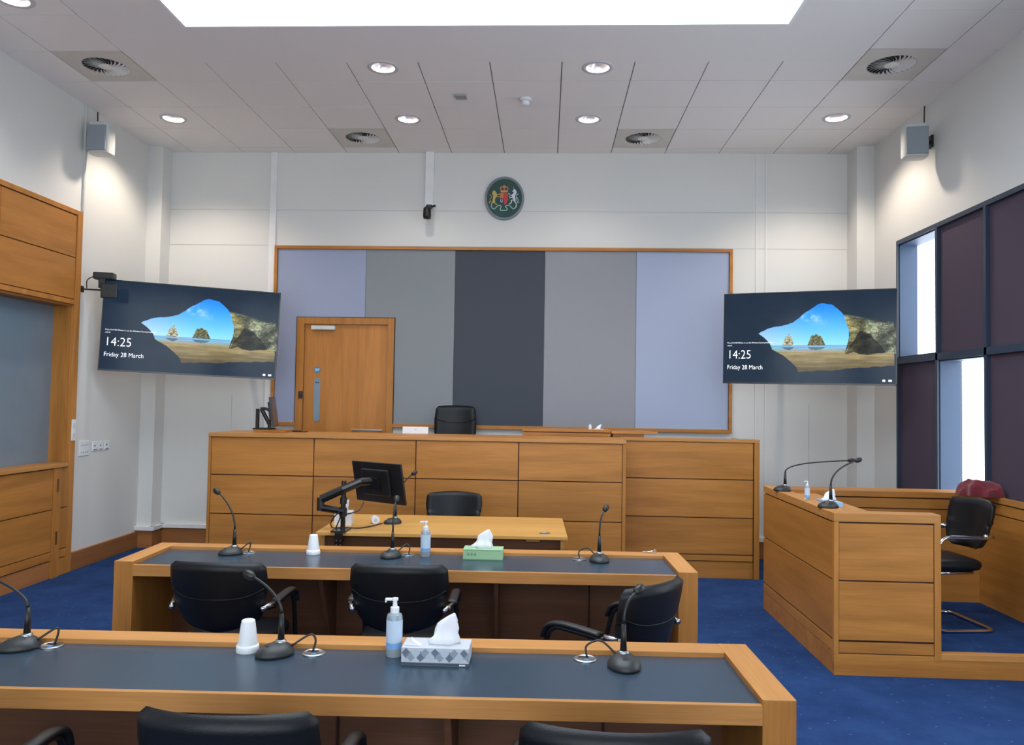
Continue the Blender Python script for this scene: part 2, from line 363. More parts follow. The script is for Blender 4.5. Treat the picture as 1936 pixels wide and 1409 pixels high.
# ------------------------------------------------------------------ swirl ceiling diffusers
blade_m = mat('diffuser_blade', (226, 224, 220), 0.5); slot_m = mat('diffuser_slot', (26, 28, 34), 0.8); dplate = mat('diffuser_plate', (208, 204, 196), 0.6)
def diffuser():
    t = thing('ceiling_diffuser', 'x', 'air vent', (0, 0, 0))
    bm = BM(); R = 0.186; n = 48; s = 0.294
    circ = [bm.verts.new((R*math.cos(2*PI*k/n), R*math.sin(2*PI*k/n), 0)) for k in range(n)]
    def sq(k):
        a = 2*PI*k/n; c, d = math.cos(a), math.sin(a); m = max(abs(c), abs(d)); return (s*c/m, s*d/m, 0)
    out = [bm.verts.new(sq(k)) for k in range(n)]; top = [bm.verts.new((v.co.x, v.co.y, 0.02)) for v in out]
    cup = [bm.verts.new((v.co.x, v.co.y, 0.012)) for v in circ]
    for k in range(n):
        q = (k+1) % n
        bm.faces.new((circ[k], circ[q], out[q], out[k])); bm.faces.new((out[k], out[q], top[q], top[k])); bm.faces.new((circ[k], cup[k], cup[q], circ[q]))
    obj('plate', bm, dplate, t)
    bm = BM(); add_lathe(bm, [(R, 0.011), (R, 0.013)], n=48); obj('duct', bm, slot_m, t)
    bm = BM(); nb = 26
    for k in range(nb):
        a = 2*PI*k/nb; pts = []
        for q in range(7):
            r = 0.055+(R-0.057)*q/6; aa = a-0.45*(q/6)
            wdt = (0.0035+0.0135*q/6)
            pts.append((r, aa, wdt/r*0.5 if r else 0))
        lo = [bm.verts.new((r*math.cos(aa+w_), r*math.sin(aa+w_), -0.003)) for r, aa, w_ in pts]
        hi = [bm.verts.new((r*math.cos(aa-w_), r*math.sin(aa-w_), 0.009)) for r, aa, w_ in pts]
        for q in range(6): bm.faces.new((lo[q], lo[q+1], hi[q+1], hi[q]))
    add_lathe(bm, [(0.058, 0.008), (0.058, -0.002), (0.05, -0.004), (0.001, -0.005)], n=28)
    bl = obj('blades', bm, blade_m, t)
    return t
D0 = diffuser()
dl = ['large swirl air diffuser in the left side of the ceiling, nearest the left wall', 'large swirl air diffuser high on the right side of the ceiling near the right wall',
      'swirl air diffuser near the back wall, left of the ceiling centre', 'swirl air diffuser near the back wall, right of the ceiling centre']
for k, (dx, dy) in enumerate(DIFF):
    if k == 0: D0.location = (dx, dy, ZC);  D0['label'] = dl[0]; D0['group'] = 'round swirl diffusers in the ceiling'
    else: dup(D0, (dx, dy, ZC), 0, dl[k], 'round swirl diffusers in the ceiling')

# ------------------------------------------------------------------ recessed downlights
lamp_m = mat('glowing_lamp', (255, 240, 225), 0.5, emis=(255, 238, 220), es=4.0)
refl_m = mat('bright_reflector', (236, 234, 238), 0.22, metal=0.6); ring_m = mat('downlight_ring', (200, 202, 206), 0.5)
def downlight(x, y, label, warm, power, r=0.098):
    t = thing('downlight', label, 'ceiling light', (x, y, ZC), 0, 'recessed downlights in the ceiling')
    bm = BM(); add_lathe(bm, [(0.132, 0.0), (0.13, -0.004), (r+0.003, -0.005), (r, 0.0)], n=36, caps=False); obj('trim_ring', bm, ring_m, t, smooth=True)
    bm = BM(); add_lathe(bm, [(r+.001, -0.004), (r-0.003, 0.004), (r*0.90, 0.03), (r*0.72, 0.065), (r*0.45, 0.085)], n=36, caps=False)
    obj('reflector', bm, refl_m, t, smooth=True)
    bm = BM(); add_lathe(bm, [(r*0.47, 0.084), (r*0.47, 0.090)], n=30); obj('lamp', bm, lamp_m, t)
    d = bpy.data.lights.new('downlight_bulb', 'SPOT'); d.energy = power; d.color = warm; d.spot_size = math.radians(128); d.spot_blend = 0.55; d.shadow_soft_size = 0.05
    o = bpy.data.objects.new('bulb', d); COL.objects.link(o); o.parent = t; o.location = (0, 0, 0.045)
CW = (1.0, 0.90, 0.80)
for x, y, lab, wc, pw in ((-1.41, 6.43, 'recessed round downlight nearer the skylight, left of centre', CW, 0.45), (0.40, 6.44, 'recessed round downlight nearer the skylight, right of centre', CW, 0.45),
        (-1.41, 7.63, 'recessed round downlight left of centre in the row by the back wall', CW, 0.5), (0.39, 7.63, 'recessed round downlight right of centre in the row by the back wall', CW, 0.5),
        (-3.80, 7.62, 'recessed round downlight above the left television', WARM, 1.7), (2.79, 7.59, 'recessed round downlight above the right television', WARM, 1.7),
        (-3.82, 5.28, 'recessed round downlight cut by the top left corner of the photo', CW, 0.7)):
    downlight(x, y, lab, wc, pw*DOWN_W)
bm = BM(); add_box(bm, (-0.05, -0.05, -0.018), (0.05, 0.05, 0), 0.005); o = obj('ceiling_sensor', bm, mat('sensor_grey', (150, 152, 154), 0.6)); o.location = (-0.815, 7.04, ZC)
tag(o, 'small grey square sensor on a ceiling tile', 'sensor')
t = thing('smoke_detector', 'small white round smoke detector on the ceiling', 'smoke detector', (-0.22, 7.11, ZC))
bm = BM(); add_lathe(bm, [(0.052, 0), (0.052, -0.014), (0.045, -0.02)], n=28); obj('base', bm, white_plastic, t, smooth='auto')
bm = BM(); add_lathe(bm, [(0.036, -0.019), (0.038, -0.045), (0.028, -0.062), (0.005, -0.066)], n=28); obj('sensor_head', bm, white_plastic, t, smooth=True)

# ------------------------------------------------------------------ far wall: fabric panelling, door, emblem
FY = YB-0.03
t = thing('fabric_wall_panelling', 'oak framed wall panelling with five vertical grey and blue fabric stripes', 'wall panelling', (-0.52, YB, 1.36))
off = t.location.copy(); ZT, ZB = 3.40, 1.405
DX0, DX1, DZ = -2.815, -1.705, 2.592
bm = BM()
add_box(bm, (-3.095, YB-0.05, ZT-0.03), (2.055, YB, ZT+0.005), 0.002); add_box(bm, (-3.095, YB-0.05, ZB-0.04), (DX0, YB, ZB), 0.002); add_box(bm, (DX1, YB-0.05, ZB-0.04), (2.055, YB, ZB), 0.002)
add_box(bm, (-3.095, YB-0.05, ZB), (-3.06, YB, ZT-.03), 0.002); add_box(bm, (2.02, YB-0.05, ZB), (2.055, YB, ZT-.03), 0.002)
obj('frame', bm, oakX, t, off=off)
xs = [-3.058, -2.045, -1.031, -0.022, 0.996, 2.018]
for k in range(5):
    a, b = xs[k]+0.002, xs[k+1]-0.002; bm = BM()
    if k == 0: add_prism(bm, [(a, ZB), (DX0-.008, ZB), (DX0-.008, DZ+.008), (b, DZ+.008), (b, ZT-.032), (a, ZT-.032)], YB-0.03, YB)
    elif k == 1: add_prism(bm, [(DX1+.008, ZB), (b, ZB), (b, ZT-.032), (a, ZT-.032), (a, DZ+.008), (DX1+.008, DZ+.008)], YB-0.03, YB)
    else: add_box(bm, (a, YB-0.03, ZB), (b, YB, ZT-.032))
    o = obj('fabric_panel', bm, fab[k], t, off=off); o['label'] = ('lilac grey', 'mid grey', 'charcoal', 'warm grey', 'pale blue grey')[k]+' fabric stripe'
# door
bm = BM(); add_box(bm, (DX0-.007, YB-0.040, 1.40), (DX0, YB, DZ+.007)); add_box(bm, (DX1, YB-0.040, 1.40), (DX1+.007, YB, DZ+.007)); add_box(bm, (DX0, YB-0.040, DZ), (DX1, YB, DZ+.007)); DG = bm  # black strips stand in for the shade in the gap round the frame
bm = BM()
DZ0 = 0.45
add_box(bm, (DX0, YB-0.045, DZ0), (DX0+0.085, YB, DZ), 0.003); add_box(bm, (DX1-0.075, YB-0.045, DZ0), (DX1, YB, DZ), 0.003); add_box(bm, (DX0+0.085, YB-0.045, DZ-0.075), (DX1-0.075, YB, DZ), 0.003)
d = struct('door_1', bm, oakZ); obj('shadow_gap', DG, mat('painted_gap_shade', (16, 14, 14), .8), d)
obj('door_leaf', box((DX0+0.088, YB-0.018, DZ0+.01), (DX1-0.078, YB, DZ-0.078)), doorW, d)
obj('door_closer', box((-2.65, YB-0.06, 2.452), (-2.38, YB-0.018, 2.498), 0.006), light_grey, d)
bm = BM(); add_lathe(bm, [(0.036, -0.004), (0.036, 0)], c=(-2.577, YB-0.018, 2.0), n=28, axis='Y'); sg = obj('fire_door_sign', bm, mat('blue_sign', (40, 122, 170), 0.5), d)
bm = BM(); add_box(bm, (-2.603, YB-0.0235, 2.003), (-2.551, YB-0.022, 2.011)); add_box(bm, (-2.6, YB-0.0235, 1.989), (-2.555, YB-0.022, 1.995)); obj('sign_lettering', bm, white_plastic, sg)
bm = BM(); add_lathe(bm, [(0.036, 0), (0.038, 0)], n=4)
bm.free()
poly = [(0.034*math.cos(a), 0.034*math.sin(a)) for a in [i*PI/10 for i in range(11)]]
poly = [(x-2.573, z+1.875) for x, z in poly]+[(-2.573+0.034*math.cos(a), 1.45+0.034*math.sin(a)) for a in [PI+i*PI/10 for i in range(11)]]
bm = BM(); add_prism(bm, poly, YB-0.022, YB-0.017); vp = obj('vision_panel', bm, mat('vision_glass', (120, 140, 156), 0.15), d)
bm = BM(); add_box(bm, (-2.595, YB-0.024, 1.85), (-2.577, YB-0.0225, 1.862)); add_box(bm, (-2.571, YB-0.024, 1.85), (-2.551, YB-0.0225, 1.862)); obj('marking', bm, charcoal, vp)
bm = BM(); add_lathe(bm, [(0.014, -0.007), (0.014, 0)], c=(-2.267, YB-0.018, 2.03), n=20, axis='Y'); obj('door_viewer', bm, mat('brass', (170, 130, 60), 0.3, metal=1), d)
bm = BM(); add_box(bm, (-2.165, YB-0.07, 1.322), (-1.815, YB-0.055, 1.34), 0.004); add_box(bm, (-2.15, YB-0.06, 1.325), (-2.13, YB-0.018, 1.337)); add_box(bm, (-1.85, YB-0.06, 1.325), (-1.83, YB-0.018, 1.337)); obj('pull_handle', bm, steel, d)
t = thing('card_reader', 'small black card reader on the left door frame', 'card reader', (-2.75, YB-0.045, 1.715))
obj('housing', box((-0.024, -0.016, -0.04), (0.024, 0, 0.04), 0.004), black_plastic, t)
obj('indicator', box((-0.004, -0.018, 0.012), (0.006, -0.015, 0.02)), mat('led_red', (220, 60, 40), 0.5), t)

# emblem
t = thing('coat_of_arms', 'oval green coat of arms plaque with crown, lion and unicorn, high on the back wall', 'plaque', (-0.492, YB, 3.965))
K = 8.7/1470/12.8
def er(n, rx, rz): return [(rx*math.cos(2*PI*i/n), rz*math.sin(2*PI*i/n)) for i in range(n)]
bm = BM()
for (a0, b0_, d0), (a1, b1_, d1) in zip([(.222, .246, 0), (.222, .246, -.03), (.214, .238, -.036), (.202, .226, -.036)], [(.222, .246, -.03), (.214, .238, -.036), (.202, .226, -.036), (.196, .218, -.026)]):
    A = [bm.verts.new((x, d0, z)) for x, z in er(48, a0, b0_)]; B = [bm.verts.new((x, d1, z)) for x, z in er(48, a1, b1_)]
    for i in range(48): bm.faces.new((A[i], A[(i+1) % 48], B[(i+1) % 48], B[i]))
obj('rim', bm, mat('plaque_rim', (120, 126, 136), 0.4), t, smooth=True)
bm = BM(); add_prism(bm, er(48, .198, .221), -.026, 0); obj('backing', bm, mat('plaque_green', (34, 72, 66), 0.6), t)
gold = mat('heraldic_gold', (190, 168, 92), 0.45); silver = mat('heraldic_white', (206, 214, 222), 0.45); red = mat('heraldic_red', (190, 62, 52), 0.5); navy = mat('heraldic_blue', (52, 50, 110), 0.5)
pale = mat('ribbon_pale_green', (150, 186, 172), 0.5); orange = mat('heraldic_orange', (196, 110, 50), 0.5)
def PZ(p): return ((p[0]-932)*K, -(p[1]-712)*K)
def stroke(bm, pts, wd, y=-.028, th=.010):
    P = [Vector((PZ(p)[0], y, PZ(p)[1])) for p in pts]; add_tube(bm, smooth_path(P, 4) if len(P) > 2 else P, wd*K/2, 6)
def poly2(bm, pts, y=-.036, mi=0): add_prism(bm, [PZ(p) for p in pts], y, -.025, mi=mi)
bm = BM()
stroke(bm, [(845, 560), (850, 520), (835, 470), (860, 430), (925, 450), (985, 430), (1015, 470), (1000, 520), (1000, 560)], 26); stroke(bm, [(925, 400), (925, 560)], 22); stroke(bm, [(895, 415), (955, 415)], 18)
poly2(bm, [(845, 525), (1003, 525), (1000, 570), (850, 570)]); poly2(bm, [(905, 395), (945, 395), (945, 440), (905, 440)], -.034); obj('crown', bm, mat('crown_gold', (196, 150, 100), 0.4), t)
bm = BM(); poly2(bm, [(850, 470), (905, 470), (905, 510), (860, 515)], -.03); poly2(bm, [(945, 470), (1000, 470), (990, 515), (945, 510)], -.03); obj('crown_cap', bm, mat('crown_red', (130, 40, 40), 0.6), t)
bm = BM(); poly2(bm, [(828, 590), (915, 580), (915, 715), (828, 715)], mi=0); poly2(bm, [(918, 580), (1020, 600), (1025, 715), (918, 715)], mi=1)
poly2(bm, [(828, 720), (912, 720), (912, 880), (870, 850), (835, 800)], mi=2); poly2(bm, [(918, 720), (1025, 720), (1010, 800), (975, 850), (918, 880)], mi=1)
o = obj('shield', bm, [orange, red, navy], t)
bm = BM(); stroke(bm, [(845, 745), (850, 800), (875, 820), (890, 745)], 14, -.037); obj('harp', bm, silver, t)
# lion
bm = BM()
poly2(bm, [(640, 560), (665, 530), (690, 520), (712, 545), (745, 600), (760, 640), (740, 690), (720, 700), (700, 760), (712, 800), (700, 830), (640, 830), (645, 770), (655, 720), (655, 640), (630, 600)])
for s, wd in (([(740, 620), (780, 625), (825, 610)], 26), ([(740, 670), (790, 680), (830, 670)], 24), ([(690, 800), (715, 850), (770, 870)], 26), ([(650, 810), (625, 850), (630, 900)], 28), ([(640, 820), (590, 800), (560, 850)], 14),
              ([(610, 800), (580, 740), (625, 690), (575, 620)], 16), ([(560, 850), (580, 780)], 14)): stroke(bm, s, wd)
obj('lion', bm, gold, t)
bm = BM()
poly2(bm, [(1115, 545), (1150, 520), (1165, 490), (1200, 500), (1230, 560), (1215, 610), (1195, 640), (1190, 700), (1205, 760), (1200, 800), (1165, 790), (1150, 740), (1120, 690), (1105, 640), (1140, 600), (1165, 570), (1150, 550)])
for s, wd in (([(1160, 500), (1155, 430)], 8), ([(1120, 640), (1080, 640), (1050, 600), (1020, 610)], 20), ([(1120, 690), (1070, 690), (1050, 660)], 18), ([(1070, 690), (1060, 720)], 14), ([(1160, 760), (1100, 760), (1110, 810), (1050, 860)], 26),
              ([(1190, 790), (1225, 850), (1220, 910), (1190, 950)], 26), ([(1210, 700), (1265, 830)], 14), ([(1225, 740), (1230, 640), (1280, 600)], 14), ([(1240, 690), (1280, 770), (1285, 830)], 14)): stroke(bm, s, wd)
obj('unicorn', bm, silver, t)
bm = BM(); stroke(bm, [(610, 890), (640, 960), (700, 970), (750, 920), (810, 890), (860, 910), (835, 975), (850, 1010), (920, 1010), (990, 1005), (1005, 970), (960, 910), (1020, 885), (1080, 910), (1140, 965), (1190, 960), (1235, 900)], 30)
obj('ribbon', bm, pale, t)

# white surface trunking with a black camera
t = thing('cable_trunking', 'white square trunking running down the back wall from the ceiling', 'trunking', (-1.34, YB, 3.84))
obj('cover', box((-0.05, -0.05, 0.0), (0.045, 0, ZC-3.84), 0.004), white_trim, t)
t = thing('security_camera', 'small black camera hanging at the foot of the white trunking', 'camera', (-1.335, 8.64, 3.84))
bm = BM(); add_box(bm, (-0.03, -0.05, -0.01), (0.035, 0.01, 0.03), 0.006); add_tube(bm, [(0.0, -0.03, 0.0), (0, -0.06, -0.03)], 0.014); obj('bracket', bm, black_plastic, t)
bm = BM(); add_lathe(bm, [(0.02, 0.05), (0.042, 0.03), (0.046, -0.05), (0.040, -0.085), (0.01, -0.09)], c=(-0.01, -0.09, -0.055), n=24); obj('body', bm, black_plastic, t, smooth=True)
bm = BM(); add_tube(bm, [(0.035, -0.03, 0.01), (0.075, -0.05, 0.015)], 0.012); obj('adjuster', bm, black_plastic, t)
bm = BM(); add_tube(bm, smooth_path([(0.0, -0.04, 0.03), (-0.03, -0.06, 0.06), (-0.03, -0.03, 0.12), (0, -0.005, 0.16)]), 0.004, 6)
bm.free()

# ------------------------------------------------------------------ right wall: slate framing, windows, dark panels
bm = BM(); xf0, xf1 = XR-0.02, XR+0.06
YW0, YW1 = 2.4, 7.87
bars_y = (7.08, 6.31, 5.20, 4.2, 3.2)
add_box(bm, (xf0, YW0, 3.30), (xf1, YW1, 3.34)); add_box(bm, (xf0, YW0, 2.11), (xf1, YW1, 2.17)); add_box(bm, (xf0, YW0, 0.40), (xf1, YW1, 0.46))
add_box(bm, (xf0, YW1-0.025, 0.46), (xf1, YW1, 3.30))
for y in bars_y: add_box(bm, (xf0, y-0.018, 0.46), (xf1, y+0.018, 3.30))
add_box(bm, (xf0, YW0, 0.46), (xf1, YW0+0.03, 3.30))
struct('trim_7', bm, blueframe)
for n_, (wy0, wy1, wz0, wz1) in enumerate(WIN):
    bm = BM(); a, b, c, dd = wy0+.006, wy1-.006, wz0+.002, wz1-.002
    a = wy0+0.008 if n_ == 0 else 6.328; b = 7.845 if n_ == 0 else 7.062
    zb = 2.17 if n_ == 0 else 0.46; zt = 3.30 if n_ == 0 else 2.11
    add_box(bm, (XR+.0, b-.012, zb), (XR+0.17, b, zt)); add_box(bm, (XR+.0, a, zb), (XR+0.17, a+.012, zt)); add_box(bm, (XR+0.0, a, zt-.014), (XR+0.17, b, zt)); add_box(bm, (XR+0.0, a, zb), (XR+0.17, b, zb+.014))
    wi = struct('window_%d' % (n_+1), bm, blueveal)
    obj('pane', box((XR+0.165, a, zb), (XR+0.171, b, zt)), pane_m, wi)
for n_, (a, b, zb, zt) in enumerate(((3.218, 4.182, 0.46, 3.30), (4.218, 5.182, 2.17, 3.30))):  # reveals and panes of the two added, unseen side windows
    bm = BM(); add_box(bm, (XR, b-.012, zb), (XR+0.2, b, zt)); add_box(bm, (XR, a, zb), (XR+0.2, a+.012, zt)); add_box(bm, (XR, a+.012, zt-.014), (XR+0.2, b-.012, zt)); add_box(bm, (XR, a+.012, zb), (XR+0.2, b-.012, zb+.014))
    if n_ == 0: add_box(bm, (XR+.06, a+.012, 2.11), (XR+0.2, b-.012, 2.17))
    wi = struct('window_%d' % (n_+7), bm, blueveal); obj('pane', box((XR+0.165, a+.012, zb+.014), (XR+0.171, b-.012, zt-.014)), pane_m, wi)
cells = [(7.098, 7.845, 0.46, 2.11, 'dark aubergine wall panel directly below the upper window'), (6.328, 7.062, 2.17, 3.30, 'dark aubergine wall panel directly above the lower window'),
         (5.218, 6.292, 2.17, 3.30, 'dark aubergine wall panel in the upper row at the right edge of the photo'), (5.218, 6.292, 0.46, 2.11, 'dark aubergine wall panel in the lower row, above the burgundy cloth'),
         (4.218, 5.182, 0.46, 2.11, None), (2.43, 3.182, 0.46, 2.11, None), (2.43, 3.182, 2.17, 3.30, None)]
for (a, b, c, dd, lab) in cells:
    if lab is None: continue
    o = obj('wall_panel', box((0, a-b, 0), (0.05, 0, dd-c), 0.004), darkpanel); o.location = (XR+0.012, b, c); tag(o, lab, 'wall panel', 'dark fabric panels on the right wall')
# masonry behind the opaque panels
bm = BM(); add_box(bm, (XR+0.18, 7.07, 0.40), (XR+0.2, 7.87, 2.14)); add_box(bm, (XR+0.18, 6.31, 2.14), (XR+0.2, 7.075, 3.34)); add_box(bm, (XR+0.18, 5.2, 0.40), (XR+0.2, 6.31, 3.34)); add_box(bm, (XR+0.18, 4.2, 0.40), (XR+0.2, 5.2, 2.14)); add_box(bm, (XR+0.18, 2.4, 0.40), (XR+0.2, 3.2, 3.34))
struct('wall_outer', bm, blueframe)
bm = BM()
for (a, b, c, dd, lab) in cells:
    if lab is None: add_box(bm, (XR+0.012, a, c), (XR+0.06, b, dd))
struct('trim_8', bm, darkpanel)

# ------------------------------------------------------------------ left wall: oak partition unit with frosted glazing
t = thing('oak_dock_partition', 'tall oak panelled partition with frosted blue grey glazing built into the left wall', 'partition', (XL, 7.25, 0))
off = t.location.copy(); X = XL; YE = 3.2
def part(name, bm, m, p, off, lab=None, **k):
    o = obj(name, bm, m, p, off=off, **k)
    if lab: o['label'] = lab
    return o
bm = BM(); add_box(bm, (X, 7.17, 0), (X+0.03, 7.25, 3.43), 0.003); add_box(bm, (X, YE, 3.385), (X+0.03, 7.17, 3.43), 0.003); add_box(bm, (X, YE, 2.53), (X+0.03, 7.17, 2.575), 0.003)
part('frame', bm, oakZ, t, off)
bm = BM(); add_box(bm, (X+0.001, YE, 2.575), (X+0.012, 7.17, 3.385)); add_box(bm, (X+0.001, YE, 0.02), (X+0.012, 7.165, 1.02)); part('shadow_gap', bm, groove, t, off)
yy = [7.165, 6.13, 5.1, 4.1, 3.2]
for k in range(4):
    for (z0, z1) in ((2.98, 3.378), (2.583, 2.972)): part('panel', box((X, yy[k+1]+.004, z0), (X+0.022, yy[k]-.004, z1), 0.002), oakY, t, off)
part('jamb', box((X-0.2, 7.15, 1.04), (X, 7.17, 2.53)), oakZ, t, off)
bm = BM(); add_box(bm, (X-0.2, YE, 2.51), (X, 7.15, 2.53)); part('head_lining', bm, oakY, t, off)
part('glazing', box((X-0.175, YE, 1.04), (X-0.165, 7.15, 2.51)), frost, t, off)
part('ledge', box((X-0.165, YE, 1.005), (X+0.06, 7.12, 1.04), 0.004), rimY, t, off)
yy = [6.93, 5.6, 4.3, 3.2]
for k in range(3):
    for (z0, z1) in ((0.628, 0.995), (0.248, 0.62), (0.165, 0.240)): part('panel', box((X, yy[k+1]+.004, z0), (X+0.035, yy[k], z1), 0.002), oakY, t, off)
part('plinth', box((X, YE, 0), (X+0.022, 6.93, 0.155)), skirtY, t, off)
part('post', box((X, 6.935, 0), (X+0.045, 7.04, 1.005), 0.003), oakZ, t, off)
for z in (0.78, 0.30): 
    bm = BM(); add_box(bm, (X+0.045, 6.975, z), (X+0.0475, 7.0, z+0.12)); part('hinge', bm, mat('hinge_brass', (120, 84, 50), 0.4, metal=0.6), t, off)
for (z0, z1) in ((0.628, 0.995), (0.248, 0.62), (0.165, 0.240), (0.0, 0.155)): part('narrow_panel', box((X, 7.045, z0), (X+0.03, 7.165, z1), 0.002), oakZ, t, off)
t = thing('wall_switch', 'narrow white switch plate on the edge of the oak partition', 'switch', (XL+0.03, 7.21, 1.34))
obj('plate', box((0, -0.03, -0.1), (0.008, 0.03, 0.1), 0.003), white_plastic, t)
for z in (-0.05, 0.04): obj('rocker', box((0.008, -0.012, z-0.02), (0.012, 0.012, z+0.02), 0.002), light_grey, t)
sk_d = mat('socket_dark', (90, 92, 96), 0.6)
t = thing('wall_socket', 'white double socket outlet low on the left wall, nearest the oak partition', 'socket', (XL, 7.44, 1.15), 0, 'white outlets on the left wall')
obj('plate', box((0, -0.085, -0.07), (0.01, 0.085, 0.075), 0.004), white_plastic, t)
for z in (0.03, -0.04):
    for k in (-0.05, -0.015, 0.02, 0.05): obj('pin_hole', box((0.01, k-.006, z), (0.0115, k+.006, z+0.008)), sk_d, t)
for k, (yy_, lab) in enumerate(((7.62, 'small white data outlet beside the double socket on the left wall'), (7.72, 'middle small white data outlet on the left wall'), (7.83, 'small white data outlet on the left wall furthest from the double socket'))):
    t = thing('data_outlet', lab, 'socket', (XL, yy_, 1.16), 0, 'white outlets on the left wall')
    obj('plate', box((0, -0.043, -0.043), (0.01, 0.043, 0.05), 0.004), white_plastic, t)
    bm = BM(); add_box(bm, (0.01, -0.02, 0.0), (0.0115, 0.0, 0.015)); add_box(bm, (0.01, -0.03, -0.035), (0.0115, 0.03, -0.028)); obj('port', bm, sk_d, t)
o = obj('cable_conduit', box((0, -0.012, 0), (0.02, 0.012, ZC-3.44), 0.003), light_grey); o.location = (XL, 7.27, 3.44); tag(o, 'thin vertical conduit on the left wall above the oak partition', 'conduit')

# ------------------------------------------------------------------ wall loudspeakers
def speaker(x, y, z, rz, wallx, label, side):
    t = thing('wall_speaker', label, 'loudspeaker', (x, y, z), rz, 'grey wall loudspeakers')
    bm = BM(); prof = []
    for k in range(24):   # rounded body outline in XY
        a = 2*PI*k/24; c, s = math.cos(a), math.sin(a); e = 0.55
        prof.append((0.108*abs(c)**e*(1 if c > 0 else -1), 0.09*abs(s)**e*(1 if s > 0 else -1)+0.0))
    zs = [(-0.15, 0.86), (-0.143, 0.96), (-0.12, 1), (0.12, 1), (0.143, 0.96), (0.15, 0.86)]
    rings = [[bm.verts.new((px*s, py*s, zz)) for px, py in prof] for zz, s in zs]
    for a, b in zip(rings, rings[1:]):
        for i in range(24): bm.faces.new((a[i], a[(i+1) % 24], b[(i+1) % 24], b[i]))
    bm.faces.new(rings[0][::-1]); bm.faces.new(rings[-1]); obj('cabinet', bm, light_grey, t, smooth='auto')
    obj('grille', box((-0.092, -0.098, -0.135), (0.092, -0.075, 0.115), 0.012, 3), grey_plastic, t)
    ca, sa = math.cos(-rz), math.sin(-rz); dx = wallx-x
    def loc(wx, wy, wz): return (wx*ca-wy*sa, wx*sa+wy*ca, wz)
    bm = BM(); add_tube(bm, [loc(0, 0.06, 0.02), loc(dx*0.6, 0.07, 0.02), loc(dx*0.985, 0.07, 0.02)], 0.018); b2 = box((-0.010, -0.04, -0.05), (0.010, 0.04, 0.06), 0.003)
    obj('bracket', bm, black_plastic, t); xf(b2, Matrix.Translation(loc(dx-math.copysign(0.011, dx), 0.07, 0.02)) @ Matrix.Rotation(-rz, 4, 'Z')); obj('wall_plate', b2, black_plastic, t)
    bm = BM(); s_ = math.copysign(1, dx); add_tube(bm, smooth_path([loc(dx-0.02*s_, 0.16, ZC-z-0.005), loc(dx-0.03*s_, 0.15, 0.22), loc(dx*0.75, 0.13, 0.1), loc(dx*0.3, 0.1, 0.04), loc(0, 0.07, 0.03)]), 0.006, 8); obj('cable', bm, black_plastic, t, smooth=True)
speaker(-4.335, 7.28, 4.155, -0.02, XL, 'grey loudspeaker bracketed high on the left wall', -1)
speaker(3.315, 7.12, 4.09, -0.16, XR, 'grey loudspeaker bracketed high on the right wall', 1)

# ------------------------------------------------------------------ televisions
def srgb_lin(a): a = a/255.0; return np.where(a <= 0.04045, a/12.92, ((a+0.055)/1.055)**2.4)
def vnoise(u, v, seed):
    rs = np.random.RandomState(seed); G_ = rs.rand(64, 64); x = u % 63; y = v % 63; xi = x.astype(int); yi = y.astype(int); fx = x-xi; fy = y-yi
    fx = fx*fx*(3-2*fx); fy = fy*fy*(3-2*fy)
    return (G_[yi, xi]*(1-fx)+G_[yi, xi+1]*fx)*(1-fy)+(G_[yi+1, xi]*(1-fx)+G_[yi+1, xi+1]*fx)*fy
def inpoly(u, v, poly):
    c = np.zeros(u.shape, bool); n = len(poly); j = n-1
    for i in range(n):
        xi, yi = poly[i]; xj, yj = poly[j]
        c ^= ((yi > v) != (yj > v)) & (u < (xj-xi)*(v-yi)/((yj-yi) if yj != yi else 1e-9)+xi); j = i
    return c
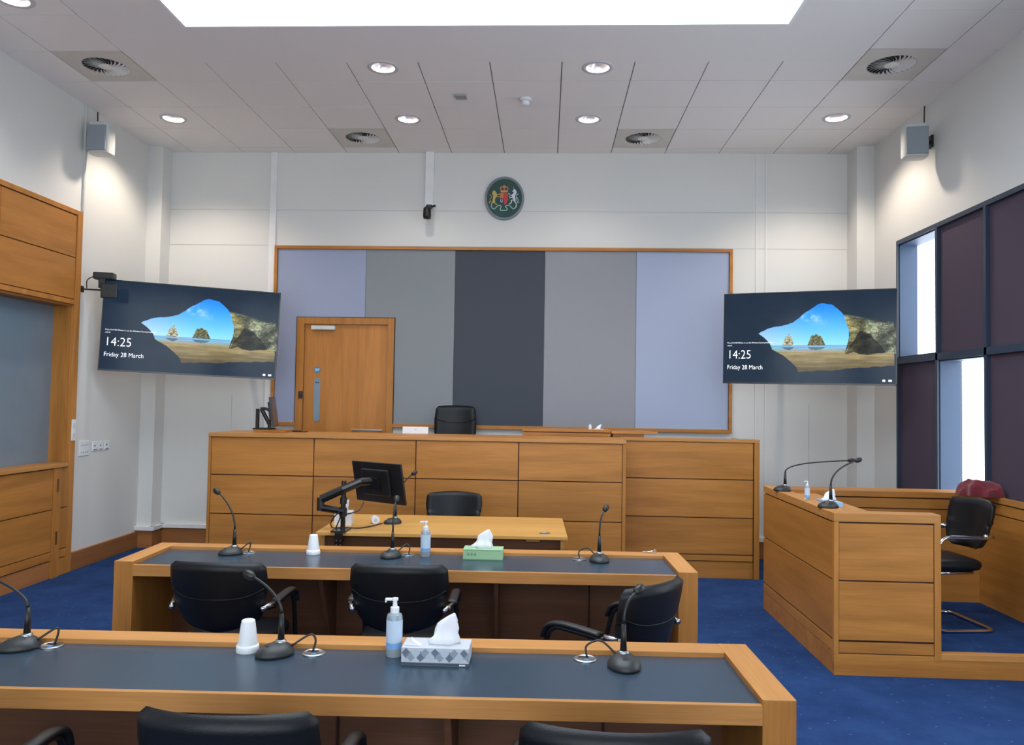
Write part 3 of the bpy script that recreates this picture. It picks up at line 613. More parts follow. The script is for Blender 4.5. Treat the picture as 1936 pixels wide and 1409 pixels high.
def screen_colours(nu, nv):
    v, u = np.meshgrid((np.arange(nv)+.5)/nv, (np.arange(nu)+.5)/nu, indexing='ij')    # v down
    fb = 0.5*vnoise(u*14, v*9, 1)+0.3*vnoise(u*34, v*24, 2)+0.2*vnoise(u*60, v*60, 3)
    wv = (vnoise(u*26, v*16, 5)-.5)
    col = np.zeros((nv, nu, 3)); col[:] = (26, 40, 56); col += (fb[..., None]-.5)*8
    uu, vv = u+wv*0.010, v+wv*0.016
    openp = [(.215, .455), (.26, .405), (.31, .38), (.38, .36), (.42, .34), (.46, .28), (.51, .205), (.56, .15), (.60, .125), (.65, .15), (.695, .22), (.728, .31), (.742, .42), (.738, .54), (.72, .66), (.99, .66), (.99, .80), (.75, .84), (.455, .885), (.445, .83), (.405, .76), (.36, .69), (.30, .635), (.286, .57), (.25, .50)]
    rock = [(.63, .12), (.69, .17), (.745, .24), (.82, .275), (.88, .29), (.94, .32), (.995, .36), (.995, .675), (.75, .68), (.72, .68), (.735, .56), (.742, .42), (.728, .31), (.695, .22)]
    mo = inpoly(uu, vv, openp); mr = inpoly(u+wv*.03, v+wv*.04, rock)
    sky = np.stack([30+110*np.clip((v-.15)/.45, 0, 1)**1.2+45*np.clip((.5-u)/.3, 0, 1), 120+85*np.clip((v-.12)/.45, 0, 1), np.full_like(u, 226)], -1)
    cl = np.clip((vnoise(u*30+3, v*22, 9)*.6+vnoise(u*70, v*50, 11)*.4-.35)*2.2, 0, 1)*np.exp(-(((u-.52)/.07)**2+((v-.26-(u-.5)*.55)/.055)**2)); sky = sky*(1-cl[..., None]*.75)+np.array((225, 230, 245))*cl[..., None]*.75
    ctmp = sky
    sea = np.stack([80+60*vnoise(u*8, v*120, 21), 140+50*vnoise(u*10, v*140, 22), 190+25*vnoise(u*8, v*90, 23)], -1)
    st_ = 34*(vnoise(u*9, v*60, 61)-.5)
    sand = np.stack([158-74*(v-.63)/.25+26*(fb-.5)+st_, 142-68*(v-.63)/.25+24*(fb-.5)+st_, 100-50*(v-.63)/.25+18*(fb-.5)+st_*.7], -1)
    wet = np.clip((v-.615)/.05, 0, 1)[..., None]
    low = sea*(1-wet)+sand*wet
    img = np.where((v < .585)[..., None], ctmp, low)
    for cx, w_, h_, base, tone in ((.397, .036, .115, .588, (150, 146, 120)), (.562, .052, .15, .588, (92, 92, 58))):
        prof = h_*np.clip(1-np.abs((u-cx+.004)/w_)**1.7, 0, 1)*(0.72+.5*vnoise(u*70, u*0+cx*30, 31)); m = (v < base) & (v > base-prof)
        rc = np.array(tone)*(0.45+1.1*vnoise(u*120, v*120, 41))[..., None]; img = np.where(m[..., None], rc, img)
        m2 = (v > base+.02) & (v < base+.02+prof*.25); img = np.where(m2[..., None], img*.5+np.array((40, 50, 60))*.4, img)
    col = np.where(mo[..., None], img, col)
    fr = vnoise(u*60, v*60, 51)*.55+vnoise(u*26, v*30, 52)*.45; sh = np.clip((u-.74)/.12, 0, 1)
    fr = np.clip(fr+1.1*(vnoise(u*150, v*110, 54)-.5)+.8*(vnoise(u*60+v*30, v*50, 55)-.5), 0, 1.2)
    rk = np.stack([112+60*fr-46*sh, 104+62*fr-34*sh, 62+52*fr-6*sh], -1)*(0.55+0.75*np.clip((vnoise(u*18+v*10, v*16-u*6, 53)-.25)*1.8, 0, 1))[..., None]
    dk = inpoly(u+wv*.02, v+wv*.02, [(.72, .68), (.80, .43), (.86, .47), (.93, .62), (.95, .68)]); rk = np.where(dk[..., None], rk*.42, rk)
    edge = np.clip((v-(.24+(u-.7)*.33))/.05, 0, 1)[..., None]; rk = rk*edge+np.array((28, 40, 52))*(1-edge)
    col = np.where(mr[..., None], rk, col)
    return srgb_lin(np.clip(col, 0, 255))
TVW, TVH = 1.592, 0.905
def screen_mesh():
    nu, nv = 384, 216; W_, H_ = TVW-0.016, TVH-0.024
    xs_ = np.linspace(-W_/2, W_/2, nu+1); zs_ = np.linspace(H_/2, -H_/2, nv+1)
    Z_, X_ = np.meshgrid(zs_, xs_, indexing='ij'); co = np.stack([X_, np.zeros_like(X_), Z_+0.003], -1).reshape(-1, 3)
    idx = np.arange((nu+1)*(nv+1)).reshape(nv+1, nu+1)
    fc = np.stack([idx[1:, :-1], idx[1:, 1:], idx[:-1, 1:], idx[:-1, :-1]], -1).reshape(-1, 4)
    me = bpy.data.meshes.new('screen'); me.vertices.add(len(co)); me.vertices.foreach_set('co', co.ravel()); me.loops.add(fc.size); me.loops.foreach_set('vertex_index', fc.ravel())
    me.polygons.add(len(fc)); me.polygons.foreach_set('loop_start', np.arange(0, fc.size, 4)); me.polygons.foreach_set('loop_total', np.full(len(fc), 4)); me.update(calc_edges=True)
    c = screen_colours(nu, nv).reshape(-1, 3); c4 = np.concatenate([c, np.ones((len(c), 1))], 1); c4 = np.repeat(c4, 4, axis=0)
    at = me.color_attributes.new('picture', 'FLOAT_COLOR', 'CORNER'); at.data.foreach_set('color', c4.ravel().astype(np.float32))
    m = bpy.data.materials.new('lit_lcd_picture'); m.use_nodes = True; nt = m.node_tree; b = nt.nodes['Principled BSDF']; b.inputs['Base Color'].default_value = (0.004, 0.004, 0.005, 1); b.inputs['Roughness'].default_value = 0.12
    b.inputs['Specular IOR Level'].default_value = 0.12
    a = nt.nodes.new('ShaderNodeAttribute'); a.attribute_name = 'picture'; nt.links.new(a.outputs['Color'], b.inputs['Emission Color']); b.inputs['Emission Strength'].default_value = 1.0
    me.materials.append(m); return me
SCREEN = screen_mesh()
glyph = mat('lit_white_lettering', (250, 250, 250), 0.5, emis=(245, 248, 255), es=1.0)
def text_mesh(s, size, x, z, y=-0.001, align='LEFT', extr=0.0004, name='lettering'):
    cu = bpy.data.curves.new(name, 'FONT'); cu.body = s; cu.size = size; cu.align_x = align; cu.extrude = extr; cu.resolution_u = 3; cu.offset = -0.016*size
    o = bpy.data.objects.new(name, cu); COL.objects.link(o); bpy.context.view_layer.update()
    me = bpy.data.meshes.new_from_object(o); bpy.data.objects.remove(o); bpy.data.curves.remove(cu)
    me.transform(Matrix.Translation((x, y, z)) @ Matrix.Rotation(PI/2, 4, 'X')); return me
def text_part(s, size, x, z, parent, m=glyph, name='lettering', y=-0.001, **k):
    me = text_mesh(s, size, x, z, y, **k); me.materials.clear(); me.materials.append(m); o = bpy.data.objects.new(name, me); COL.objects.link(o); o.parent = parent; return o
def tv(A, B, zl, zr, label, wall_pt):
    A, B = Vector(A), Vector(B); c = (A+B)/2; dx, dy = B.x-A.x, B.y-A.y
    rz = math.atan2(dy, dx); roll = math.atan2(zr-zl, (Vector((dx, dy))).length)
    t = thing('television', label, 'television', (c.x, c.y, (zl+zr)/2), rz, 'wall mounted televisions'); t.rotation_euler = (0, -roll, rz); t.scale = (Vector((dx, dy)).length/TVW, 1, 1)
    W, H = TVW, TVH
    obj('casing', box((-W/2, 0.002, -H/2), (W/2, 0.045, H/2), 0.004), black_plastic, t)
    bm = BM(); add_box(bm, (-W/2, -0.004, H/2-0.008), (W/2, 0.002, H/2)); add_box(bm, (-W/2, -0.004, -H/2), (W/2, 0.002, -H/2+0.016)); add_box(bm, (-W/2, -0.004, -H/2), (-W/2+0.008, 0.002, H/2)); add_box(bm, (W/2-0.008, -0.004, -H/2), (W/2, 0.002, H/2))
    obj('bezel', bm, blackmetal, t)
    s = bpy.data.objects.new('screen', SCREEN); COL.objects.link(s); s.parent = t
    def uz(u, v): return (-W/2+0.008+u*(W-0.016), H/2-0.008-v*(H-.024))
    for txt, sz, u, v in (('14:25', 0.125, .02, .735), ('Friday 28 March', 0.062, .02, .855), ('Press Ctrl+Alt+Delete or use the Windows Security button to', 0.0200, .02, .562), ('unlock.', 0.0200, .02, .592)):
        x, z = uz(u, v); o = text_part(txt, sz, 0, 0, s); o.location = (x, 0, z); o.scale = (0.86, 1, 1)
    bm = BM(); x, z = uz(.937, .968); add_box(bm, (x-.012, -.0015, z-.008), (x+.010, -.0005, z+.010)); x, z = uz(.970, .968); add_box(bm, (x-.014, -.0015, z-.007), (x+.014, -.0005, z+.009)); obj('status_icons', bm, glyph, s)
    # mount: arm from the back of the set to the wall
    M = Matrix.LocRotScale(t.location, t.rotation_euler, None).inverted(); wp = M @ Vector(wall_pt)
    obj('mount_plate', box((-0.22, 0.045, -0.16), (0.22, 0.07, 0.16), 0.004), blackmetal, t)
    bm = BM(); el = (Vector((0, 0.07, 0))+wp)/2+Vector((0.12, 0.0, 0)); add_tube(bm, [(0, 0.06, 0.0), el, wp], 0.028, 8); obj('mount_arm', bm, blackmetal, t)
    return t
tvl = tv((-4.388, 7.47), (-2.770, 7.92), 2.372, 2.312, 'large wall television on the left, with a black camera on its top corner', (-3.45, YB, 2.35))
tvr = tv((1.792, 7.92), (3.240, 7.31), 2.348, 2.333, 'large wall television showing a sea cave, on the right, beside the windows', (2.6, YB, 2.35))
t = thing('video_camera', 'small black conferencing camera on the top left corner of the left television', 'camera', (-4.31, 7.36, 2.81), 0.25)
bm = BM(); add_box(bm, (-0.085, -0.06, -0.012), (0.10, 0.06, 0.055), 0.012); obj('body', bm, black_plastic, t)
bm = BM(); add_box(bm, (-0.03, -0.07, -0.10), (0.03, -0.02, -0.008), 0.006); add_box(bm, (0.0, -0.10, -0.2), (0.15, -0.075, -0.06), 0.01); add_tube(bm, [(0.0, -0.05, -0.08), (0.06, -0.085, -0.12)], 0.02); obj('bracket', bm, black_plastic, t)
bm = BM(); add_tube(bm, smooth_path([(-0.10, 0.02, 0.02), (-0.155, 0.02, -0.02), (-0.15, 0.0, -0.10)]), 0.005, 6); obj('cable', bm, black_plastic, t)
t = thing('camera_wall_arm', 'thin black wall arm behind the top left corner of the left television', 'bracket', (XL, 7.33, 2.70))
bm = BM(); add_tube(bm, [(0.0, -0.02, 0), (0.20, 0.08, 0.0)], 0.008, 8); obj('arm', bm, black_plastic, t)
obj('wall_plate', box((0, -0.05, -0.03), (0.008, 0.01, 0.03), 0.002), black_plastic, t)

# ------------------------------------------------------------------ judge's bench and dais
struct('floor_dais', box((-3.10, 7.74, 0), (2.02, YB-0.03, 0.45)), carpet_m)
def panelled(t, off, x0, x1, y, cols, rows, zt, grooveb=True, endpost=None):
    bm = BM(); add_box(bm, (x0+.01, y+.012, 0.163), (x1-.01, y+.04, zt-.01)); part('shadow_gap', bm, groove, t, off)
    for a, b in zip(cols, cols[1:]):
        for z0, z1 in rows: part('panel', box((a+.0045, y, z0+.0045), (b-.0045, y+.03, z1-.0045), 0.0015), oakX, t, off)
t = thing('judge_bench', 'long oak panelled bench with a grid of panels below the fabric wall', 'bench', (-0.52, 7.15, 0)); off = t.location.copy()
rows = [(0.955, 1.308), (0.594, 0.955), (0.232, 0.594), (0.165, 0.232)]
panelled(t, off, -3.13, 0.745, 7.15, [-3.105, -2.135, -1.183, -0.235, 0.715], rows, 1.34)
part('plinth', box((-3.12, 7.165, 0), (0.74, 7.19, 0.162)), oakX, t, off)
part('worktop', box((-3.13, 7.135, 1.308), (0.745, 7.76, 1.342), 0.003), rimX, t, off)
part('end_post', box((0.715, 7.145, 0), (0.745, 7.70, 1.308), 0.002), oakZ, t, off)
part('end_panel', box((-3.13, 7.145, 0), (-3.105, 7.76, 1.308), 0.002), oakZ, t, off)
part('inner_face', box((-3.105, 7.72, 0), (0.745, 7.74, 1.308)), oakX, t, off)
t = thing('witness_stand_front', 'shorter oak panelled section joined to the right end of the long bench', 'bench', (1.41, 7.66, 0)); off = t.location.copy()
panelled(t, off, 0.747, 2.08, 7.66, [0.747, 2.030], [(0.953, 1.315), (0.583, 0.953), (0.228, 0.583), (0.165, 0.228)], 1.34)
part('plinth', box((0.747, 7.672, 0), (2.03, 7.69, 0.162)), oakX, t, off)
part('top_rail', box((0.747, 7.645, 1.315), (2.085, 7.78, 1.345), 0.003), rimX, t, off)
part('end_post', box((2.034, 7.65, 0), (2.085, 8.60, 1.315), 0.003), oakZ, t, off)

# things on and behind the bench
t = thing('raised_desk_stand', 'low oak desk rim on the bench, right of the judge chair', 'desk stand', (0.22, 7.80, 1.342)); off = t.location.copy()
bm = BM(); add_box(bm, (-0.22, 7.77, 1.342), (0.655, 7.80, 1.375), .002); add_box(bm, (-0.22, 7.77, 1.383), (0.655, 8.12, 1.412), .003); part('top', bm, oakX, t, off)
part('shadow_gap', box((-0.21, 7.778, 1.374), (0.645, 8.1, 1.384)), groove, t, off)
part('support', box((-0.21, 7.95, 0.45), (0.645, 8.1, 1.383)), oakX, t, off)
t = thing('oak_reading_slope', 'short oak slope on the bench beside the raised desk rim', 'desk stand', (0.88, 7.90, 1.345)); off = t.location.copy()
bm = BM(); add_prism(bm, [(0.665, 7.79), (1.12, 7.79), (1.0, 8.1), (0.665, 8.1)], 1.377, 1.40, 'XY'); part('top', bm, oakX, t, off)
part('support', box((0.68, 7.82, 0.45), (0.99, 8.08, 1.377)), oakX, t, off)

def monitor_parts(t, W, H, M, back_detail=True):
    bm = box((-W/2, 0.0, -H/2), (W/2, 0.018, H/2), 0.004); obj('casing', xf(bm, M), black_plastic, t)
    bm = box((-W/2*0.55, -0.028, -H/2*0.6), (W/2*0.55, 0.004, H/2*0.7), 0.01); obj('back_housing', xf(bm, M), black_plastic, t)
    bm = box((-W/2+.008, 0.018, -H/2+.012), (W/2-.008, 0.0195, H/2-.008)); obj('screen', xf(bm, M), mat('dark_screen', (10, 11, 14), 0.12), t)
# side-on monitor on the bench (left end)
t = thing('monitor_riser', 'low oak box at the left end of the bench under the black monitor', 'monitor riser', (-2.68, 7.5, 1.342))
obj('box', box((-0.11, -0.14, 0), (0.20, 0.16, 0.026), 0.002), oakX, t)
t = thing('desk_monitor', 'black monitor seen edge-on, on an arm at the left end of the judge bench', 'monitor', (-2.72, 7.50, 1.368))
obj('base', box((-0.10, -0.09, 0), (0.07, 0.09, 0.014), 0.005), black_plastic, t)
bm = BM(); add_box(bm, (-0.098, -0.02, 0.01), (-0.072, 0.02, 0.20), .003); obj('pole', bm, black_plastic, t)
bm = BM(); add_box(bm, (-0.055, -0.02, 0.185), (-0.005, 0.02, 0.215), .004); add_tube(bm, [(-0.045, 0, 0.19), (0.035, 0, 0.05)], 0.02, 8); add_tube(bm, [(0.035, 0, 0.05), (0.035, 0, 0.01)], 0.018, 8); add_tube(bm, [(0.0, 0, 0.2), (0.045, 0, 0.17)], 0.012, 8); obj('arm', bm, black_plastic, t)
M = Matrix.Translation((0.065, 0, 0.17)) @ Matrix.Rotation(math.radians(-76), 4, 'Z') @ Matrix.Rotation(math.radians(8), 4, 'X')
monitor_parts(t, 0.46, 0.29, M)
t = thing('black_handset', 'small flat black device on the bench top, right of the edge-on monitor', 'handset', (-2.47, 7.60, 1.342))
bm = BM(); add_box(bm, (-0.06, -0.03, 0.0), (0.06, 0.03, 0.016), 0.006); obj('body', bm, black_plastic, t)
bm = BM(); add_tube(bm, smooth_path([(0.05, 0, 0.01), (0.10, -0.03, 0.005), (0.13, 0.02, 0.005)]), 0.005, 6); obj('lead', bm, black_plastic, t)
t = thing('name_sign', 'low white box sign on the bench, left of the judge chair', 'sign', (-1.285, 7.72, 1.342))
obj('body', box((-0.128, -0.02, 0), (0.128, 0.02, 0.068), 0.003), white_plastic, t)
obj('mark', box((-0.01, -0.0215, 0.035), (0.014, -0.0195, 0.045)), light_grey, t)

# ------------------------------------------------------------------ chairs
def shell(hw, z0, z1, y, curve=0.05, recline=0.06, th=0.05, bottom=0.62, nu=18, nv=16, botr=0.28, topr=0.10, topw=0.97):
    """cushioned back shell: hw half width, curved round the sitter, rounded corners"""
    bm = BM(); F, Bk = [], []
    for j in range(nv+1):
        t = j/nv; z = z0+(z1-z0)*t
        k = bottom+(1-bottom)*min(1, t/0.75)**0.8; k *= 1-(1-topw)*max(0, (t-.75)/.25)
        if t < botr: k *= math.sqrt(max(0.0, 1-(1-t/botr)**2))*0.42+0.58
        if t > 1-topr: k *= 1-0.10*(1-math.sqrt(max(0, 1-((t-1+topr)/topr)**2)))
        w = hw*k; rf, rb = [], []
        edge = min(1.0, min(t, 1-t)/0.07); et = (1-(1-edge)**2)**.5
        for i in range(nu+1):
            s = -1+2*i/nu; x = w*s; e = max(0, 1-abs(s)**8)**.5*et
            yy = y+curve*s*s-recline*t; zz = z-0.012*s*s*(1 if t > .5 else -1)
            rf.append(bm.verts.new((x, yy+th*0.5*e, zz))); rb.append(bm.verts.new((x, yy-th*0.5*e-0.0005, zz)))
        F.append(rf); Bk.append(rb)
    for j in range(nv):
        for i in range(nu):
            bm.faces.new((F[j][i], F[j+1][i], F[j+1][i+1], F[j][i+1])); bm.faces.new((Bk[j][i], Bk[j][i+1], Bk[j+1][i+1], Bk[j+1][i]))
    for i in range(nu): bm.faces.new((F[0][i], F[0][i+1], Bk[0][i+1], Bk[0][i])); bm.faces.new((F[nv][i+1], F[nv][i], Bk[nv][i], Bk[nv][i+1]))
    for j in range(nv): bm.faces.new((F[j+1][0], F[j][0], Bk[j][0], Bk[j+1][0])); bm.faces.new((F[j][nu], F[j+1][nu], Bk[j+1][nu], Bk[j][nu]))
    bmesh.ops.recalc_face_normals(bm, faces=bm.faces[:]); return bm
def cushion(hx, y0, y1, z0, z1, n=20, e=0.35):
    bm = BM(); cy, hy = (y0+y1)/2, (y1-y0)/2; rings = []
    for (zz, s) in ((z0, 0.80), (z0+0.012, 0.95), ((z0+z1)/2, 1.0), (z1-0.014, 0.97), (z1-0.004, 0.88), (z1, 0.6)):
        ring = []
        for k in range(n*2):
            a = PI*k/n; c, d = math.cos(a), math.sin(a)
            ring.append(bm.verts.new((hx*s*abs(c)**e*(1 if c >= 0 else -1), cy+hy*s*abs(d)**e*(1 if d >= 0 else -1), zz)))
        rings.append(ring)
    for a, b in zip(rings, rings[1:]):
        for k in range(2*n): bm.faces.new((a[k], a[(k+1) % (2*n)], b[(k+1) % (2*n)], b[k]))
    bm.faces.new(rings[0][::-1]); bm.faces.new(rings[-1]); bmesh.ops.recalc_face_normals(bm, faces=bm.faces[:]); return bm
def make_chair(frame_mat, arm_pads=True):
    t = thing('cantilever_armchair', 'x', 'chair')
    obj('seat', cushion(0.232, -0.21, 0.24, 0.405, 0.485), black_leather, t, smooth=True)
    b = obj('backrest', shell(0.245, 0.53, 0.885, -0.255, curve=0.075, recline=0.07, th=0.055, bottom=0.84, botr=0.34, topr=0.07), black_leather, t, smooth=True)
    # piping across the back and the seam under the shoulders
    bm = BM()
    def bp(s, tt, o): 
        k = 0.84+0.16*min(1, tt/0.75)**0.8
        return (0.243*k*s, -0.255+0.075*s*s-0.07*tt+o, 0.52+0.365*tt)
    add_tube(bm, smooth_path([bp(-0.98, .62, -.022), bp(-.6, .52, -.027), bp(0, .50, -.028), bp(.6, .52, -.027), bp(.98, .62, -.022)]), 0.0035, 6); obj('piping', bm, black_leather, b, smooth=True)
    bm = BM()
    L_ = lambda s: [(s*0.250, -0.245, 0.013), (s*0.250, 0.17, 0.013), (s*0.250, 0.20, 0.42), (s*0.254, 0.14, 0.650), (s*0.254, -0.18, 0.645), (s*0.236, -0.235, 0.650)]
    P = [Vector(p) for p in L_(-1)][::-1]+[Vector(p) for p in L_(1)]
    add_tube(bm, round_path(P, 0.07, 6), 0.0125, 10); obj('frame', bm, frame_mat, t, smooth=True)
    bm = BM(); add_tube(bm, [(-0.245, 0.19, 0.395), (0.245, 0.19, 0.395)], 0.011, 8); add_tube(bm, [(-0.2, -0.12, 0.40), (0.2, -0.12, 0.40)], 0.011, 8)
    add_tube(bm, [(-0.2, 0.19, 0.395), (-0.2, -0.12, 0.40)], 0.011, 8); add_tube(bm, [(0.2, 0.19, 0.395), (0.2, -0.12, 0.40)], 0.011, 8)
    obj('seat_support', bm, frame_mat, t, smooth=True)
    for s in (-1, 1):
        bm = BM(); add_tube(bm, [(s*0.222, -0.255, 0.648), (s*0.256, -0.17, 0.658)], 0.013, 10); obj('arm_bracket', bm, chrome, t, smooth=True)
        if arm_pads:
            bm = BM(); pts = smooth_path([(s*0.254, -0.15, 0.662), (s*0.256, -0.03, 0.668), (s*0.256, 0.08, 0.666), (s*0.254, 0.15, 0.642), (s*0.252, 0.178, 0.59)], 5)
            add_tube(bm, pts, 0.024, 12, flat=0.55); a = obj('armrest', bm, black_plastic, t, smooth=True)
    return t
CG = 'black leather armchairs at the lawyers\' desks'
c0 = make_chair(blackmetal)
spots = [(-1.590, 4.03, 0.0, 'black leather armchair at the left of the middle desk, seen from behind'), (-0.712, 4.08, 0.03, 'black leather armchair at the centre of the middle desk, seen from behind'),
         (0.31, 3.76, 0.86, 'black leather armchair turned sideways at the right end of the middle desk'), (-0.815, 2.27, 0.0, 'black leather armchair cut by the bottom edge, behind the paper cups'),
         (0.195, 2.25, -0.03, 'black leather armchair cut by the bottom edge, below the right-hand front microphone'), (-1.72, 2.22, 0.05, 'black leather armchair at the bottom left corner with only its arm showing')]
for k, (x, y, rz, lab) in enumerate(spots):
    if k == 0: c0.location = (x, y, 0); c0.rotation_euler[2] = rz; c0['label'] = lab; c0['group'] = CG
    else: dup(c0, (x, y, 0), rz, lab, CG)
t = dup(c0, (-0.775, 6.52, 0), PI, 'low-backed black leather chair behind the clerk table, facing the camera'); del t['group']
cw = make_chair(chrome, arm_pads=False); cw.name = 'witness_chair'
cw.location = (2.83, 5.74, 0.15); cw.rotation_euler[2] = 1.68; cw['label'] = 'black leather chair with chrome cantilever frame inside the witness box'
cw_arms = [o for o in kids(cw)]
# judge's chair
t = thing('judge_chair', 'high-backed black leather office chair behind the judge bench', 'chair', (-0.98, 8.28, 0.45), PI)
obj('seat', cushion(0.26, -0.20, 0.27, 0.44, 0.54), black_leather, t, smooth=True)
o = obj('backrest', shell(0.232, 0.56, 1.175, -0.25, curve=0.05, recline=0.05, th=0.07, bottom=0.95, botr=0.1, topr=0.05, topw=0.93, nv=22), black_leather, t, smooth=True)
bm = BM(); add_tube(bm, smooth_path([(-0.225, -0.19, 1.03), (-0.12, -0.25, 0.995), (0, -0.262, 0.985), (0.12, -0.25, 0.995), (0.225, -0.19, 1.03)]), 0.0045, 6)
bmesh.ops.translate(bm, vec=(0, 0.016, 0), verts=bm.verts[:]); obj('piping', bm, black_leather, o)
bm = BM(); add_tube(bm, [(0, 0, 0.10), (0, 0, 0.44)], 0.028, 12); obj('gas_column', bm, blackmetal, t)
bm = BM(); add_box(bm, (-0.04, -0.28, 0.42), (0.04, 0.05, 0.445), .004); add_tube(bm, [(0, -0.27, 0.43), (0, -0.31, 0.62)], 0.02, 8); obj('back_support', bm, blackmetal, t)
for k in range(5):
    a = 2*PI*k/5; bm = BM(); add_tube(bm, [(0, 0, 0.11), (0.27*math.cos(a), 0.27*math.sin(a), 0.065)], 0.02, 8, r2=0.013); l = obj('leg', bm, blackmetal, t)
    bm = BM(); add_lathe(bm, [(0.027, -0.02), (0.027, 0.02)], c=(0.27*math.cos(a), 0.27*math.sin(a), 0.028), axis='X', n=16); obj('castor', bm, black_plastic, l)

# ------------------------------------------------------------------ lawyers' desks
def desk(x, y, W, D, rz, label):
    t = thing('panelled_desk', label, 'desk', (x, y, 0), rz, 'long oak desks with leather tops'); H = 0.77
    obj('end_panel', box((-0.105, 0, 0), (0, D, H), 0.003), oakZ, t); obj('end_panel', box((-W, 0, 0), (-W+0.105, D, H), 0.003), oakZ, t)
    obj('rim', box((-0.105, 0.0, H), (0, D, H+0.001), 0.0004), rimY, t); obj('rim', box((-W, 0.0, H), (-W+0.105, D, H+0.001), 0.0004), rimY, t)
    obj('rim', box((-W+0.105, D-0.108, H-0.055), (-0.105, D, H+0.001), 0.003), rimX, t)
    obj('worktop', box((-W+0.105, 0.018, H-0.055), (-0.105, D-0.108, H-0.018)), worktop, t)
    obj('front_rail', box((-W+0.105, -0.002, H-0.078), (-0.105, 0.018, H-0.016), 0.002), rimX, t)
    obj('modesty_panel', box((-W+0.105, D-0.06, 0.0), (-0.105, D-0.02, H-0.055)), darkwood, t)
    obj('outer_face', box((-W+0.105, D-0.02, 0.0), (-0.105, D, H-0.055)), oakX, t)
    n = 3; 
    for k in range(1, n):
        xx = -W+0.105+(W-0.21)*k/n
        bm = BM(); add_prism(bm, [(0.12, H-.055), (D-.06, H-.055), (D-.06, 0.12), (D-0.10, 0.12)], xx-.012, xx+.012, 'YZ'); obj('bracket', bm, darkwood, t)
        bm = BM(); add_box(bm, (xx+0.55, D-0.075, 0.0), (xx+0.556, D-0.06, H-.055)); obj('panel_joint', bm, groove, t)
    return t
desk(0.792, 2.478, 3.19, 0.562, 0.026, 'long oak desk with dark leather top in the foreground, nearest the camera')
desk(0.842, 4.285, 3.19, 0.562, 0.026, 'long oak desk with dark leather top in the middle, behind the foreground desk')
SZ1 = 0.7525
def surf(x): return 0

# clerk's table
t = thing('clerk_table', 'light beech table standing in front of the judge bench', 'table', (-0.73, 5.97, 0), 0.02)
obj('tabletop', box((-0.895, -0.445, 0.705), (0.895, 0.445, 0.73), 0.003), beech, t)
for s in (-1, 1):
    obj('leg_panel', box((s*0.86-0.0125, -0.38, 0), (s*0.86+0.0125, 0.36, 0.705)), beech, t)
obj('modesty_panel', box((-0.847, -0.34, 0.15), (0.847, -0.322, 0.705)), darkwood, t)
bm = BM(); add_lathe(bm, [(0.04, 0.73), (0.04, 0.733), (0.032, 0.734), (0.031, 0.7305)], c=(0.735, -0.32, 0), n=28); obj('cable_grommet', bm, steel, t)
obj('cable_tray_lip', box((0.60, -0.40, 0.682), (0.70, -0.36, 0.705), 0.006), beech, t)

